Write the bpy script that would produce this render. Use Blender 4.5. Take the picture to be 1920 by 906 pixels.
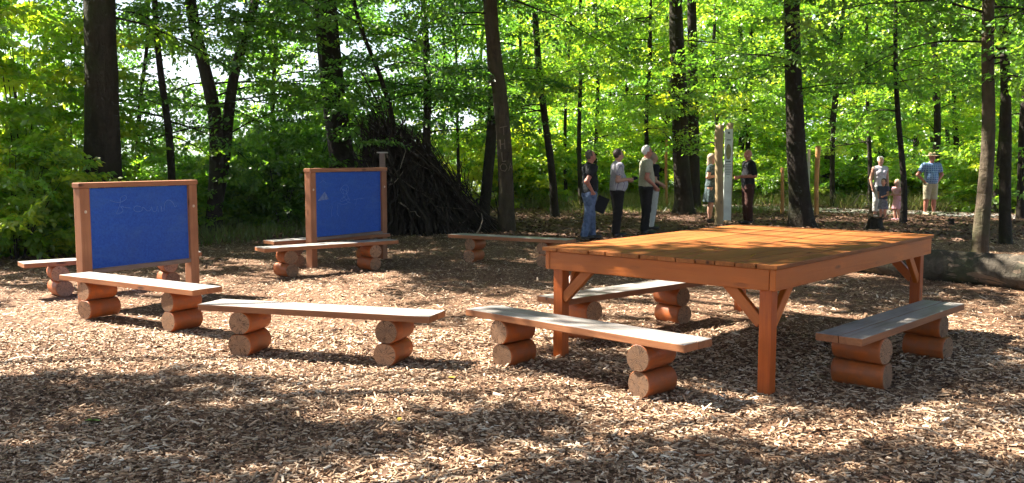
import bpy, bmesh, math, random
import numpy as np
from mathutils import Vector, Matrix

random.seed(7)
RNG = np.random.default_rng(7)
R = math.radians
for o in list(bpy.data.objects):
    bpy.data.objects.remove(o)
SC = bpy.context.scene
COL = SC.collection

# ------------------------------------------------------------------ camera
CAM_H, FPX, PITCH = 1.6, 1752.3, 0.0905588
cam_d = bpy.data.cameras.new('camera')
cam_d.sensor_width = 36.0
cam_d.lens = 36.0 * FPX / 1920.0
cam_d.clip_start = 0.1
cam_d.clip_end = 9000
cam = bpy.data.objects.new('camera', cam_d)
cam.location = (0, 0, CAM_H)
cam.rotation_euler = (math.pi / 2 - PITCH, 0, 0)
COL.objects.link(cam)
SC.camera = cam

# ------------------------------------------------------------------ sky, sun, exposure
SUN_EL, SUN_AZ = R(50), math.atan2(-0.906, 0.423)        # azimuth measured from +Y towards +X
TO_SUN = Vector((math.cos(SUN_EL) * math.sin(SUN_AZ), math.cos(SUN_EL) * math.cos(SUN_AZ), math.sin(SUN_EL)))
world = bpy.data.worlds.new('World')
SC.world = world
world.use_nodes = True
wn = world.node_tree
wn.nodes.clear()
sky = wn.nodes.new('ShaderNodeTexSky')
sky.sky_type = 'NISHITA'
sky.sun_disc = False
sky.sun_elevation = SUN_EL
sky.sun_rotation = SUN_AZ
sky.air_density = 1.0
sky.dust_density = 2.0
bg = wn.nodes.new('ShaderNodeBackground')
bg.inputs['Strength'].default_value = 0.05
wo = wn.nodes.new('ShaderNodeOutputWorld')
wn.links.new(sky.outputs[0], bg.inputs[0])
wn.links.new(bg.outputs[0], wo.inputs[0])
sun_d = bpy.data.lights.new('sun', 'SUN')
sun_d.energy = 5.0
sun_d.angle = R(0.53)
sun_d.color = (1.0, 0.93, 0.82)
sun = bpy.data.objects.new('sun', sun_d)
sun.rotation_euler = (-TO_SUN).to_track_quat('-Z', 'Y').to_euler()
sun.location = (-12, 6, 20)
COL.objects.link(sun)
SC.view_settings.view_transform = 'Standard'
SC.view_settings.look = 'None'
SC.view_settings.gamma = 1.0
SC.view_settings.exposure = 2.5
SC.render.engine = 'CYCLES'
cy = SC.cycles
cy.use_denoising = True
cy.max_bounces = 6
cy.diffuse_bounces = 2
cy.glossy_bounces = 3
cy.transmission_bounces = 4
cy.transparent_max_bounces = 6
cy.volume_bounces = 0
cy.sample_clamp_indirect = 6.0
cy.use_adaptive_sampling = True
cy.adaptive_threshold = 0.02

# ------------------------------------------------------------------ measuring helpers (photo pixel -> place in the world)
def ray(px, py):
    a, b = (px - 960) / FPX, (453 - py) / FPX
    c, s = math.cos(PITCH), math.sin(PITCH)
    return Vector((a, c + b * s, -s + b * c))
def G(px, py, h=0.0):
    d = ray(px, py)
    return Vector((0, 0, CAM_H)) + d * ((h - CAM_H) / d.z)
def at(px, py, Y):
    d = ray(px, py)
    return Vector((0, 0, CAM_H)) + d * (Y / d.y)
def to_px(P):
    z = P[..., 2] - CAM_H
    c, s = math.cos(PITCH), math.sin(PITCH)
    d = P[..., 1] * c - z * s
    u = P[..., 1] * s + z * c
    d = np.where(np.abs(d) < 0.05, 0.05, d)
    return 960 + FPX * P[..., 0] / d, 453 - FPX * u / d, d

# ------------------------------------------------------------------ object helpers
def link(name, data, parent=None, loc=None, rot=None):
    o = bpy.data.objects.new(name, data)
    COL.objects.link(o)
    if parent is not None:
        o.parent = parent
    if loc is not None:
        o.location = loc
    if rot is not None:
        o.rotation_euler = rot
    return o
def tag(o, label=None, cat=None, group=None, kind=None):
    if label: o['label'] = label
    if cat: o['category'] = cat
    if group: o['group'] = group
    if kind: o['kind'] = kind
    return o
def thing(name, label, cat, loc=(0, 0, 0), rz=0.0, group=None):
    o = link(name, None, None, loc, (0, 0, rz))
    o.empty_display_size = 0.2
    return tag(o, label, cat, group)
def copy_tree(o, parent=None):
    c = o.copy()
    COL.objects.link(c)
    c.parent = parent
    for ch in list(o.children):
        copy_tree(ch, c)
    return c

def np_mesh(name, V, F, mats, smooth=False, tint=None, midx=None):
    """V (n,3); F (m,k) one polygon size k; tint per face"""
    me = bpy.data.meshes.new(name)
    V = np.asarray(V, np.float32); F = np.asarray(F, np.int32)
    m, k = F.shape
    me.vertices.add(len(V)); me.vertices.foreach_set('co', V.ravel())
    me.loops.add(m * k); me.loops.foreach_set('vertex_index', F.ravel())
    me.polygons.add(m)
    me.polygons.foreach_set('loop_start', np.arange(0, m * k, k, dtype=np.int32))
    me.polygons.foreach_set('loop_total', np.full(m, k, np.int32))
    if smooth:
        me.polygons.foreach_set('use_smooth', np.ones(m, bool))
    if midx is not None:
        me.polygons.foreach_set('material_index', np.asarray(midx, np.int32))
    if tint is not None:
        at_ = me.attributes.new('tint', 'FLOAT', 'FACE')
        at_.data.foreach_set('value', np.asarray(tint, np.float32))
    for mm in (mats if isinstance(mats, (list, tuple)) else [mats]):
        me.materials.append(mm)
    me.update(calc_edges=True)
    me.validate()
    return me

def bm_mesh(name, bm, mats, smooth=False):
    me = bpy.data.meshes.new(name)
    bm.normal_update()
    bm.to_mesh(me); bm.free()
    for mm in (mats if isinstance(mats, (list, tuple)) else [mats]):
        me.materials.append(mm)
    if smooth:
        for p in me.polygons: p.use_smooth = True
    return me

def box_mesh(name, sx, sy, sz, mats, bevel=0.004, segs=1, top_slot=None, end_slot=None, wob=0.0, cuts=0):
    """box centred on its origin, long axis X; top faces may take a second slot"""
    bm = bmesh.new()
    bmesh.ops.create_cube(bm, size=1.0)
    for v in bm.verts:
        v.co = Vector((v.co.x * sx, v.co.y * sy, v.co.z * sz))
    if cuts:
        bmesh.ops.subdivide_edges(bm, edges=[e for e in bm.edges if abs((e.verts[0].co - e.verts[1].co).x) > 0.5 * sx], cuts=cuts)
    if bevel:
        bmesh.ops.bevel(bm, geom=[e for e in bm.edges if len(e.link_faces) == 2 and e.calc_face_angle() > 0.5], offset=bevel, segments=segs, affect='EDGES', profile=0.6)
    if wob:
        for v in bm.verts:
            v.co.z += wob * math.sin(v.co.x * 3.1 + sx * 7)
            v.co.y += wob * math.sin(v.co.x * 2.3 + 1 + sy * 40)
    for f in bm.faces:
        n = f.normal
        f.normal_update(); n = f.normal
        if top_slot is not None and n.z > 0.6: f.material_index = top_slot
        elif end_slot is not None and abs(n.x) > 0.6: f.material_index = end_slot
    return bm_mesh(name, bm, mats)

_TF = {}
def _tube_faces(n, sides, cap):
    key = (n, sides, cap)
    if key not in _TF:
        i = np.arange(n - 1)[:, None]; j = np.arange(sides)[None, :]; k = (j + 1) % sides
        F = np.stack([i * sides + j, i * sides + k, (i + 1) * sides + k, (i + 1) * sides + j], -1).reshape(-1, 4)
        if cap:
            c0, c1, q = n * sides, n * sides + 1, (n - 1) * sides
            ex = []
            for jj in range(0, sides, 2):
                ex.append((c0, (jj + 2) % sides, (jj + 1) % sides, jj)); ex.append((c1, q + jj, q + (jj + 1) % sides, q + (jj + 2) % sides))
            F = np.concatenate([F, np.array(ex)])
        _TF[key] = F.astype(np.int32)
    return _TF[key]
def _cross(a, b):
    return np.stack([a[..., 1] * b[..., 2] - a[..., 2] * b[..., 1], a[..., 2] * b[..., 0] - a[..., 0] * b[..., 2], a[..., 0] * b[..., 1] - a[..., 1] * b[..., 0]], -1)
def tube_arrays(pts, rads, sides=8, cap=True, jitter=0.0, seed=0):
    """tapered tube along a polyline -> V, F(quads)"""
    P = np.array([list(p) for p in pts], float)
    n = len(P)
    T = np.empty_like(P); T[1:-1] = P[2:] - P[:-2]; T[0] = P[1] - P[0]; T[-1] = P[-1] - P[-2]
    T /= np.linalg.norm(T, axis=1)[:, None] + 1e-9
    ref = np.array([0.13, 0.97, 0.2]) if abs(T[0][1]) < 0.9 else np.array([1.0, 0, 0.1])
    A = _cross(T, np.broadcast_to(ref, T.shape)); A /= np.linalg.norm(A, axis=1)[:, None] + 1e-9
    B = _cross(T, A)
    ang = np.arange(sides) * (2 * np.pi / sides)
    r = np.asarray(rads, float)[:, None] * np.ones(sides)[None]
    if jitter: r = r * (1 + jitter * np.random.default_rng(seed).normal(size=r.shape))
    V = P[:, None] + (np.cos(ang)[None] * r)[..., None] * A[:, None] + (np.sin(ang)[None] * r)[..., None] * B[:, None]
    V = V.reshape(-1, 3)
    if cap: V = np.concatenate([V, P[:1], P[-1:]])
    return V, _tube_faces(n, sides, cap)

def join_arrays(parts):
    Vs, Fs, off = [], [], 0
    for V, F in parts:
        Vs.append(V); Fs.append(F + off); off += len(V)
    return np.concatenate(Vs), np.concatenate(Fs)

# ------------------------------------------------------------------ materials
class NT:
    def __init__(s, name):
        s.m = bpy.data.materials.new(name); s.m.use_nodes = True
        s.t = s.m.node_tree; s.t.nodes.clear()
        s.out = s.n('OutputMaterial')
    def n(s, kind, **kw):
        nd = s.t.nodes.new('ShaderNode' + kind)
        for k, v in kw.items():
            if k.startswith('i_'):
                key = k[2:]
                nd.inputs[int(key) if key.isdigit() else key.replace('_', ' ')].default_value = v
            else: setattr(nd, k, v)
        return nd
    def l(s, a, b): s.t.links.new(a, b)
    def ramp(s, fac, stops, interp='LINEAR'):
        r = s.n('ValToRGB'); r.color_ramp.interpolation = interp
        e = r.color_ramp.elements
        while len(e) < len(stops): e.new(0.5)
        for el, (p, c) in zip(e, stops):
            el.position = p; el.color = (*c, 1) if len(c) == 3 else c
        s.l(fac, r.inputs[0]); return r.outputs[0]
    def mix(s, fac, a, b, blend='MIX'):
        m = s.n('Mix', data_type='RGBA', blend_type=blend)
        for sock, v in ((m.inputs[0], fac), (m.inputs[6], a), (m.inputs[7], b)):
            if isinstance(v, (int, float)): sock.default_value = v
            elif isinstance(v, tuple): sock.default_value = (*v, 1)
            else: s.l(v, sock)
        return m.outputs[2]
    def noise(s, vec, scale, detail=4, rough=0.55, dist=0.0):
        n = s.n('TexNoise'); n.inputs['Scale'].default_value = scale; n.inputs['Detail'].default_value = detail
        n.inputs['Roughness'].default_value = rough; n.inputs['Distortion'].default_value = dist
        if vec is not None: s.l(vec, n.inputs['Vector'])
        return n.outputs['Fac']
    def coords(s, kind='Object', scale=(1, 1, 1), shift=False):
        tc = s.n('TexCoord'); mp = s.n('Mapping'); mp.inputs['Scale'].default_value = scale
        s.l(tc.outputs[kind], mp.inputs['Vector'])
        if shift:
            oi = s.n('ObjectInfo'); mu = s.n('Math', operation='MULTIPLY'); mu.inputs[1].default_value = 37.0
            s.l(oi.outputs['Random'], mu.inputs[0]); cb = s.n('CombineXYZ')
            for i in range(3): s.l(mu.outputs[0], cb.inputs[i])
            s.l(cb.outputs[0], mp.inputs['Location'])
        return mp.outputs[0]
    def vary(s, col, amount=0.25):
        oi = s.n('ObjectInfo'); mr = s.n('MapRange'); mr.inputs[3].default_value = 1 - amount; mr.inputs[4].default_value = 1 + amount * 0.6
        s.l(oi.outputs['Random'], mr.inputs[0])
        h = s.n('HueSaturation'); s.l(mr.outputs[0], h.inputs['Value']); s.l(col, h.inputs['Color'])
        return h.outputs[0]
    def bump(s, h, strength=0.3, dist=0.01):
        b = s.n('Bump'); b.inputs['Strength'].default_value = strength; b.inputs['Distance'].default_value = dist
        s.l(h, b.inputs['Height']); return b.outputs[0]
    def principled(s, col, rough=0.6, normal=None, spec=0.4, **kw):
        p = s.n('BsdfPrincipled')
        if isinstance(col, tuple): p.inputs['Base Color'].default_value = (*col, 1)
        else: s.l(col, p.inputs['Base Color'])
        if isinstance(rough, (int, float)): p.inputs['Roughness'].default_value = rough
        else: s.l(rough, p.inputs['Roughness'])
        p.inputs['Specular IOR Level'].default_value = spec
        if normal is not None: s.l(normal, p.inputs['Normal'])
        s.l(p.outputs[0], s.out.inputs[0])
        return p

def wood(name, dark, light, rough=0.55, axis='x', grain=26, knots=True, weather=None, spec=0.4, vary=0.22):
    t = NT(name)
    sc = {'x': (1.3, grain, grain), 'z': (grain, grain, 1.3), 'y': (grain, 1.3, grain)}[axis]
    v = t.coords('Object', sc, True)
    g = t.noise(v, 1.0, 7, 0.62, 1.2)
    c = t.ramp(g, [(0.28, dark), (0.72, light)])
    v2 = t.coords('Object', (1, 1, 1), True)
    big = t.noise(v2, 3.0, 3)
    c = t.mix(t.ramp(big, [(0.35, (0, 0, 0)), (0.75, (0.45, 0.45, 0.45))]), c, tuple(x * 0.55 for x in dark))
    if knots:
        sk = {'x': (1.6, 6, 6), 'z': (6, 6, 1.6), 'y': (6, 1.6, 6)}[axis]
        vk = t.coords('Object', sk, True)
        vo = t.n('TexVoronoi', feature='F1'); vo.inputs['Scale'].default_value = 1.1; t.l(vk, vo.inputs['Vector'])
        k = t.ramp(vo.outputs['Distance'], [(0.06, (1, 1, 1)), (0.13, (0, 0, 0))])
        c = t.mix(k, c, tuple(x * 0.35 for x in dark))
    if weather:
        w = t.noise(t.coords('Object', (2, 9, 9), True), 1.4, 5, 0.6)
        c = t.mix(t.ramp(w, [(0.38, (0, 0, 0)), (0.6, (0.85, 0.85, 0.85))]), c, weather)
    c = t.vary(c, vary)
    t.principled(c, rough, t.bump(g, 0.35, 0.004), spec)
    return t.m

M = {}
M['deck'] = wood('deck_wood', (0.21, 0.064, 0.016), (0.43, 0.150, 0.038), 0.55, spec=0.2)
M['glaze'] = wood('orange_glazed_wood', (0.36, 0.076, 0.008), (0.60, 0.160, 0.018), 0.42, weather=(0.42, 0.110, 0.016), grain=22)
M['glaze_z'] = wood('orange_glazed_post', (0.33, 0.062, 0.008), (0.54, 0.122, 0.014), 0.45, axis='z')
M['seat_top'] = wood('weathered_seat_wood', (0.17, 0.145, 0.12), (0.42, 0.385, 0.345), 0.5, grain=40, weather=(0.33, 0.31, 0.295), vary=0.15)
M['seat_edge'] = wood('seat_edge_wood', (0.26, 0.095, 0.035), (0.42, 0.17, 0.065), 0.6)
M['log_side'] = wood('log_side_wood', (0.32, 0.068, 0.010), (0.53, 0.135, 0.022), 0.55, axis='y', grain=16, weather=(0.27, 0.085, 0.028))
M['frame_z'] = wood('board_post_wood', (0.30, 0.115, 0.050), (0.45, 0.20, 0.095), 0.6, axis='z', vary=0.1)
M['frame'] = wood('board_rail_wood', (0.30, 0.115, 0.050), (0.45, 0.20, 0.095), 0.6, vary=0.1)
M['ledge'] = wood('grey_ledge_wood', (0.15, 0.10, 0.08), (0.30, 0.22, 0.18), 0.7)
M['post'] = wood('peeled_post_wood', (0.42, 0.29, 0.15), (0.64, 0.47, 0.26), 0.6, axis='z', grain=10)
M['post_orange'] = wood('larch_post_wood', (0.42, 0.18, 0.06), (0.66, 0.34, 0.13), 0.6, axis='z', grain=10)

def log_end():
    t = NT('log_end_grain')
    tc = t.n('TexCoord'); sp = t.n('SeparateXYZ'); t.l(tc.outputs['Object'], sp.inputs[0])
    cb = t.n('CombineXYZ'); t.l(sp.outputs[0], cb.inputs[0]); t.l(sp.outputs[2], cb.inputs[1])
    ln = t.n('VectorMath', operation='LENGTH'); t.l(cb.outputs[0], ln.inputs[0])
    nz = t.noise(t.coords('Object', (1, 1, 1), True), 9, 3)
    ad = t.n('Math', operation='MULTIPLY_ADD'); ad.inputs[1].default_value = 0.05; t.l(nz, ad.inputs[0]); t.l(ln.outputs['Value'], ad.inputs[2])
    sn = t.n('Math', operation='SINE'); mu = t.n('Math', operation='MULTIPLY'); mu.inputs[1].default_value = 620
    t.l(ad.outputs[0], mu.inputs[0]); t.l(mu.outputs[0], sn.inputs[0])
    c = t.ramp(sn.outputs[0], [(0.2, (0.28, 0.145, 0.075)), (0.9, (0.42, 0.26, 0.155))])
    d = t.noise(t.coords('Object', (1, 1, 1), True), 22, 5)
    c = t.mix(t.ramp(d, [(0.4, (0, 0, 0)), (0.8, (0.7, 0.7, 0.7))]), c, (0.16, 0.11, 0.08))
    an = t.n('Math', operation='ARCTAN2'); t.l(sp.outputs[0], an.inputs[0]); t.l(sp.outputs[2], an.inputs[1])
    cb2 = t.n('CombineXYZ'); t.l(an.outputs[0], cb2.inputs[0]); rr_ = t.n('Math', operation='MULTIPLY'); rr_.inputs[1].default_value = 3.0; t.l(ln.outputs['Value'], rr_.inputs[0]); t.l(rr_.outputs[0], cb2.inputs[1])
    oi = t.n('ObjectInfo'); o9 = t.n('Math', operation='MULTIPLY'); o9.inputs[1].default_value = 50.0; t.l(oi.outputs['Random'], o9.inputs[0]); t.l(o9.outputs[0], cb2.inputs[2])
    ck = t.noise(cb2.outputs[0], 3.2, 2, 0.4)
    c = t.mix(t.ramp(ck, [(0.47, (0, 0, 0)), (0.5, (0.95, 0.95, 0.95)), (0.53, (0, 0, 0))]), c, (0.045, 0.022, 0.012))
    c = t.vary(c, 0.45)
    t.principled(c, 0.75, t.bump(d, 0.3, 0.004), 0.2)
    return t.m
M['log_end'] = log_end()

def bark(name, a, b, moss=None, scale=1.0):
    t = NT(name)
    v = t.coords('Object', (9 * scale, 9 * scale, 2.4 * scale), True)
    g = t.noise(v, 1.0, 8, 0.66, 0.6)
    v2 = t.coords('Object', (5, 5, 9), True)
    h = t.noise(v2, 1.0, 4, 0.5, 0.3)
    c = t.ramp(g, [(0.3, a), (0.72, b)])
    c = t.mix(t.ramp(h, [(0.5, (0, 0, 0)), (0.8, (0.22, 0.22, 0.22))]), c, tuple(min(1, x * 1.6) for x in b))
    if moss:
        mz = t.noise(t.coords('Object', (1, 1, 1), True), 2.2, 4)
        c = t.mix(t.ramp(mz, [(0.48, (0, 0, 0)), (0.68, (0.7, 0.7, 0.7))]), c, moss)
    if name.startswith('fallen'):
        pz = t.noise(t.coords('Object', (1.2, 1.2, 3), True), 1.6, 4, 0.6, 1.5)
        c = t.mix(t.ramp(pz, [(0.54, (0, 0, 0)), (0.58, (0.9, 0.9, 0.9))]), c, (0.20, 0.145, 0.10))
    c = t.vary(c, 0.15)
    ad = t.n('Math', operation='ADD'); t.l(g, ad.inputs[0]); t.l(h, ad.inputs[1])
    t.principled(c, 0.85, t.bump(ad.outputs[0], 0.9, 0.04), 0.2)
    return t.m
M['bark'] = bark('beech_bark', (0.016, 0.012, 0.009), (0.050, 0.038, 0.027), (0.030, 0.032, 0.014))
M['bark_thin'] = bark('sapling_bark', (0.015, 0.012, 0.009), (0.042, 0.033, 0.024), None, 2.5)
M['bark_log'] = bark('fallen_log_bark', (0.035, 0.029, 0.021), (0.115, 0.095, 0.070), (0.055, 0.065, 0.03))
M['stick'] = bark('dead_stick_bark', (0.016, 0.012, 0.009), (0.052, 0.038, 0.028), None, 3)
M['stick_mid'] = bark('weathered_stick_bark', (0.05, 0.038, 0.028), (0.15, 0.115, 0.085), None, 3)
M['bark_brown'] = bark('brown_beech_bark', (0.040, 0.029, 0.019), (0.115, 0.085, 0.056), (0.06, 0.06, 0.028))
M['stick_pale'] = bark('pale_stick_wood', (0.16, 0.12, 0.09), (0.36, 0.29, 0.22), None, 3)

def leaf_mat(name, stops, trans, gloss=0.05, tmix=0.48):
    t = NT(name)
    a = t.n('Attribute', attribute_name='tint', attribute_type='GEOMETRY')
    oi = t.n('ObjectInfo'); sp = t.n('SeparateColor'); t.l(oi.outputs['Color'], sp.inputs[0])
    sh = t.n('Math', operation='ADD'); t.l(a.outputs['Fac'], sh.inputs[0]); t.l(sp.outputs[0], sh.inputs[1])
    s1 = t.n('Math', operation='SUBTRACT'); s1.inputs[1].default_value = 1.0; t.l(sh.outputs[0], s1.inputs[0])
    c = t.ramp(s1.outputs[0], stops)
    tr = t.mix(1.0, c, trans, 'MULTIPLY')
    d = t.n('BsdfDiffuse'); t.l(c, d.inputs[0])
    s = t.n('BsdfTranslucent'); t.l(tr, s.inputs[0])
    m = t.n('MixShader'); m.inputs[0].default_value = tmix; t.l(d.outputs[0], m.inputs[1]); t.l(s.outputs[0], m.inputs[2])
    g = t.n('BsdfGlossy'); g.inputs['Roughness'].default_value = 0.38; g.inputs[0].default_value = (1, 1, 1, 1)
    m2 = t.n('MixShader'); m2.inputs[0].default_value = gloss; t.l(m.outputs[0], m2.inputs[1]); t.l(g.outputs[0], m2.inputs[2])
    t.l(m2.outputs[0], t.out.inputs[0])
    return t.m
GREEN = [(0.0, (0.028, 0.080, 0.018)), (0.35, (0.065, 0.150, 0.022)), (0.7, (0.135, 0.225, 0.022)), (1.0, (0.30, 0.32, 0.024))]
M['leaf'] = leaf_mat('beech_leaf', GREEN, (3.3, 3.3, 1.6), 0.045, 0.54)
M['shading_leaf'] = leaf_mat('upper_crown_leaf', [(0.0, (0.018, 0.042, 0.010)), (1.0, (0.05, 0.085, 0.016))], (1.0, 1.0, 0.8), 0.04, 0.25)  # darkened, less translucent leaf so the overhead crowns glow less onto the ground
M['grass'] = leaf_mat('grass_blade', [(0.0, (0.06, 0.11, 0.02)), (0.6, (0.14, 0.17, 0.04)), (1.0, (0.34, 0.29, 0.13))], (1.5, 1.5, 1.0), 0.03, 0.35)
def tint_mat(name, stops, rough=0.7, spec=0.25):
    t = NT(name)
    a = t.n('Attribute', attribute_name='tint', attribute_type='GEOMETRY')
    t.principled(t.ramp(a.outputs['Fac'], stops), rough, None, spec)
    return t.m
M['chip'] = tint_mat('wood_chip', [(0.0, (0.045, 0.022, 0.013)), (0.22, (0.16, 0.085, 0.044)), (0.55, (0.42, 0.275, 0.165)), (0.85, (0.63, 0.48, 0.335)), (1.0, (0.75, 0.64, 0.50))])
M['litter'] = tint_mat('leaf_litter', [(0.0, (0.05, 0.026, 0.018)), (0.5, (0.14, 0.075, 0.045)), (1.0, (0.30, 0.19, 0.12))])
def plain(name, col, rough=0.7, spec=0.3, cloth=False, alt=None, scale=60):
    t = NT(name)
    n = t.noise(t.coords('Object', (1, 1, 1)), scale, 3)
    c = t.mix(t.ramp(n, [(0.3, (0, 0, 0)), (0.7, (1, 1, 1))]), tuple(x * 0.8 for x in col), alt or tuple(min(1, x * 1.15) for x in col))
    t.principled(c, rough, t.bump(n, 0.15, 0.003), spec)
    return t.m
def checked(name, base, line, size):
    t = NT(name)
    tc = t.n('TexCoord'); sp = t.n('SeparateXYZ'); t.l(tc.outputs['Object'], sp.inputs[0])
    outs = []
    for i in (0, 1, 2):
        m = t.n('Math', operation='PINGPONG'); m.inputs[1].default_value = size
        t.l(sp.outputs[i], m.inputs[0])
        lt = t.n('Math', operation='LESS_THAN'); lt.inputs[1].default_value = size * 0.3; t.l(m.outputs[0], lt.inputs[0])
        outs.append(lt.outputs[0])
    mx = t.n('Math', operation='MAXIMUM'); t.l(outs[0], mx.inputs[0]); t.l(outs[2], mx.inputs[1])
    t.principled(t.mix(mx.outputs[0], base, line), 0.8, None, 0.2)
    return t.m

# ------------------------------------------------------------------ terrain
E1, EN = np.array([-13.0, 13.0]), np.array([-0.84, 0.543])
def sstep(x, a, b):
    t = np.clip((x - a) / (b - a), 0, 1); return t * t * (3 - 2 * t)
def gz(x, y):
    x = np.asarray(x, float); y = np.asarray(y, float)
    s = (x - E1[0]) * EN[0] + (y - E1[1]) * EN[1]
    und = 0.010 * (np.sin(x * 1.7 + 0.6 * y) * np.cos(y * 1.3) - 1) + 0.006 * (np.sin(x * 5.1) * np.sin(y * 4.3 + x) - 1)
    sp = np.maximum(s, 0)
    drop = -np.minimum(0.16 * sp * sstep(sp, 0, 12), 26.0)
    ang = np.arctan2(x, y)
    ridge = 128 + 24 * np.sin(ang * 9 + 0.7) + 13 * np.sin(ang * 23 + 2) + 5 * np.sin(ang * 61)
    hill = (ridge + 26) * sstep(s, 700, 3000)
    return np.where(s > 0, und + drop + hill, und)
def gz1(x, y): return float(gz(x, y))

def ground_material():
    t = NT('forest_ground')
    geo = t.n('NewGeometry')
    pos = geo.outputs['Position']
    sp = t.n('SeparateXYZ'); t.l(pos, sp.inputs[0])
    n1 = t.noise(pos, 38, 6, 0.7); n2 = t.noise(pos, 1.1, 4); n3 = t.noise(pos, 130, 4, 0.7)
    mm = t.n('Math', operation='MULTIPLY_ADD'); mm.inputs[1].default_value = 0.5; t.l(n3, mm.inputs[0]); 
    hf = t.n('Math', operation='MULTIPLY'); hf.inputs[1].default_value = 0.5; t.l(n1, hf.inputs[0]); t.l(hf.outputs[0], mm.inputs[2])
    chips = t.ramp(mm.outputs[0], [(0.36, (0.04, 0.02, 0.013)), (0.48, (0.13, 0.07, 0.04)), (0.60, (0.30, 0.185, 0.115)), (0.7, (0.45, 0.32, 0.22))])
    litter = t.ramp(mm.outputs[0], [(0.36, (0.035, 0.02, 0.014)), (0.52, (0.11, 0.06, 0.04)), (0.68, (0.22, 0.135, 0.09))])
    wob = t.n('Math', operation='MULTIPLY_ADD'); wob.inputs[1].default_value = 5.0; t.l(n2, wob.inputs[0]); t.l(sp.outputs[1], wob.inputs[2])
    f = t.n('MapRange'); f.inputs[1].default_value = 19.0; f.inputs[2].default_value = 21.5; t.l(wob.outputs[0], f.inputs[0])
    c = t.mix(f.outputs[0], chips, litter)
    ln = t.n('VectorMath', operation='LENGTH'); t.l(pos, ln.inputs[0])
    g = t.n('MapRange'); g.inputs[1].default_value = 34; g.inputs[2].default_value = 48; t.l(ln.outputs['Value'], g.inputs[0])
    fld = t.noise(pos, 0.006, 3); tex = t.noise(pos, 0.3, 5)
    far = t.ramp(fld, [(0.40, (0.045, 0.075, 0.022)), (0.5, (0.06, 0.10, 0.03)), (0.54, (0.20, 0.19, 0.08)), (0.7, (0.26, 0.23, 0.11))])
    far = t.mix(0.4, far, t.ramp(tex, [(0.3, (0.03, 0.05, 0.015)), (0.7, (0.16, 0.17, 0.06))]))
    c = t.mix(g.outputs[0], c, far)
    t.principled(c, 0.9, t.bump(mm.outputs[0], 0.5, 0.02), 0.15)
    return t.m
M['ground'] = ground_material()
def build_ground():
    nr, na = 330, 300
    rr = np.concatenate([[0.0], 0.4 * np.power(4200 / 0.4, np.linspace(0, 1, nr))])
    aa = np.linspace(-math.pi, math.pi, na, endpoint=False)
    X = np.outer(rr[1:], np.sin(aa)); Y = np.outer(rr[1:], np.cos(aa))
    Z = gz(X, Y)
    V = np.stack([X, Y, Z], -1).reshape(-1, 3)
    i = np.arange(nr - 1)[:, None]; j = np.arange(na)[None, :]; k = (j + 1) % na
    F = np.stack([i * na + j + 0 * k, i * na + k, (i + 1) * na + k, (i + 1) * na + j + 0 * k], -1).reshape(-1, 4)[:, ::-1]
    V = np.concatenate([V, [[0, 0, gz1(0, 0)]]])
    c = len(V) - 1
    jj = np.arange(0, na, 2)
    F = np.concatenate([F, np.stack([np.full(len(jj), c), (jj + 2) % na, (jj + 1) % na, jj], -1)[:, ::-1]])
    o = link('ground', np_mesh('ground', V, F, M['ground'], True))
    tag(o, 'wood chip floor of the clearing running into brown leaf litter', kind='structure')
build_ground()

def path_sheet():
    t = NT('gravel_path')
    geo = t.n('NewGeometry'); n = t.noise(geo.outputs['Position'], 9, 6, 0.7); n2 = t.noise(geo.outputs['Position'], 60, 4)
    c = t.ramp(n, [(0.3, (0.34, 0.29, 0.27)), (0.7, (0.56, 0.50, 0.47))])
    t.principled(c, 0.9, t.bump(n2, 0.5, 0.01), 0.2)
    pts = [(3.0, 31.5), (6, 30.3), (9, 29.0), (12, 26.8), (15, 24.6), (19, 22.2), (25, 19.5)]
    P = np.array(pts); u = np.linspace(0, len(pts) - 1, 70)
    cx = np.interp(u, range(len(pts)), P[:, 0]); cyy = np.interp(u, range(len(pts)), P[:, 1])
    T = np.gradient(np.stack([cx, cyy], -1), axis=0); T /= np.linalg.norm(T, axis=1)[:, None]
    Nn = np.stack([-T[:, 1], T[:, 0]], -1)
    ws = np.linspace(-1, 1, 7)
    V = []
    for i in range(70):
        for w in ws:
            q = np.array([cx[i], cyy[i]]) + Nn[i] * w * (1.35 + 0.12 * math.sin(i * 0.9 + w))
            V.append((q[0], q[1], gz1(q[0], q[1]) + 0.012 - 0.02 * abs(w) ** 6))
    F = [(i * 7 + j, (i + 1) * 7 + j, (i + 1) * 7 + j + 1, i * 7 + j + 1) for i in range(69) for j in range(6)]
    o = link('path', np_mesh('path', np.array(V), np.array(F)[:, ::-1], t.m, True))
    tag(o, 'pale gravel path curving behind the trees', kind='structure')
path_sheet()

# ------------------------------------------------------------------ foliage tools
LEAF4 = np.array([[0, 0, 0], [0.45, 0.30, 0.07], [1, 0, -0.04], [0.45, -0.30, 0.07]], float)
def leaves_mesh(pos, d, nrm, size, tint):
    """rhombic folded leaves: pos,d,nrm (n,3)"""
    n = len(pos)
    d = d / (np.linalg.norm(d, axis=1)[:, None] + 1e-9)
    s = _cross(nrm, d); s /= np.linalg.norm(s, axis=1)[:, None] + 1e-9
    u = _cross(d, s)
    V = pos[:, None, :] + size[:, None, None] * (LEAF4[None, :, 0:1] * d[:, None] + LEAF4[None, :, 1:2] * s[:, None] + LEAF4[None, :, 2:3] * u[:, None])
    base = np.arange(n)[:, None] * 4
    F = np.concatenate([base + np.array([0, 2, 1]), base + np.array([0, 3, 2])], 0)
    return V.reshape(-1, 3), F, np.concatenate([tint, tint])

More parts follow.
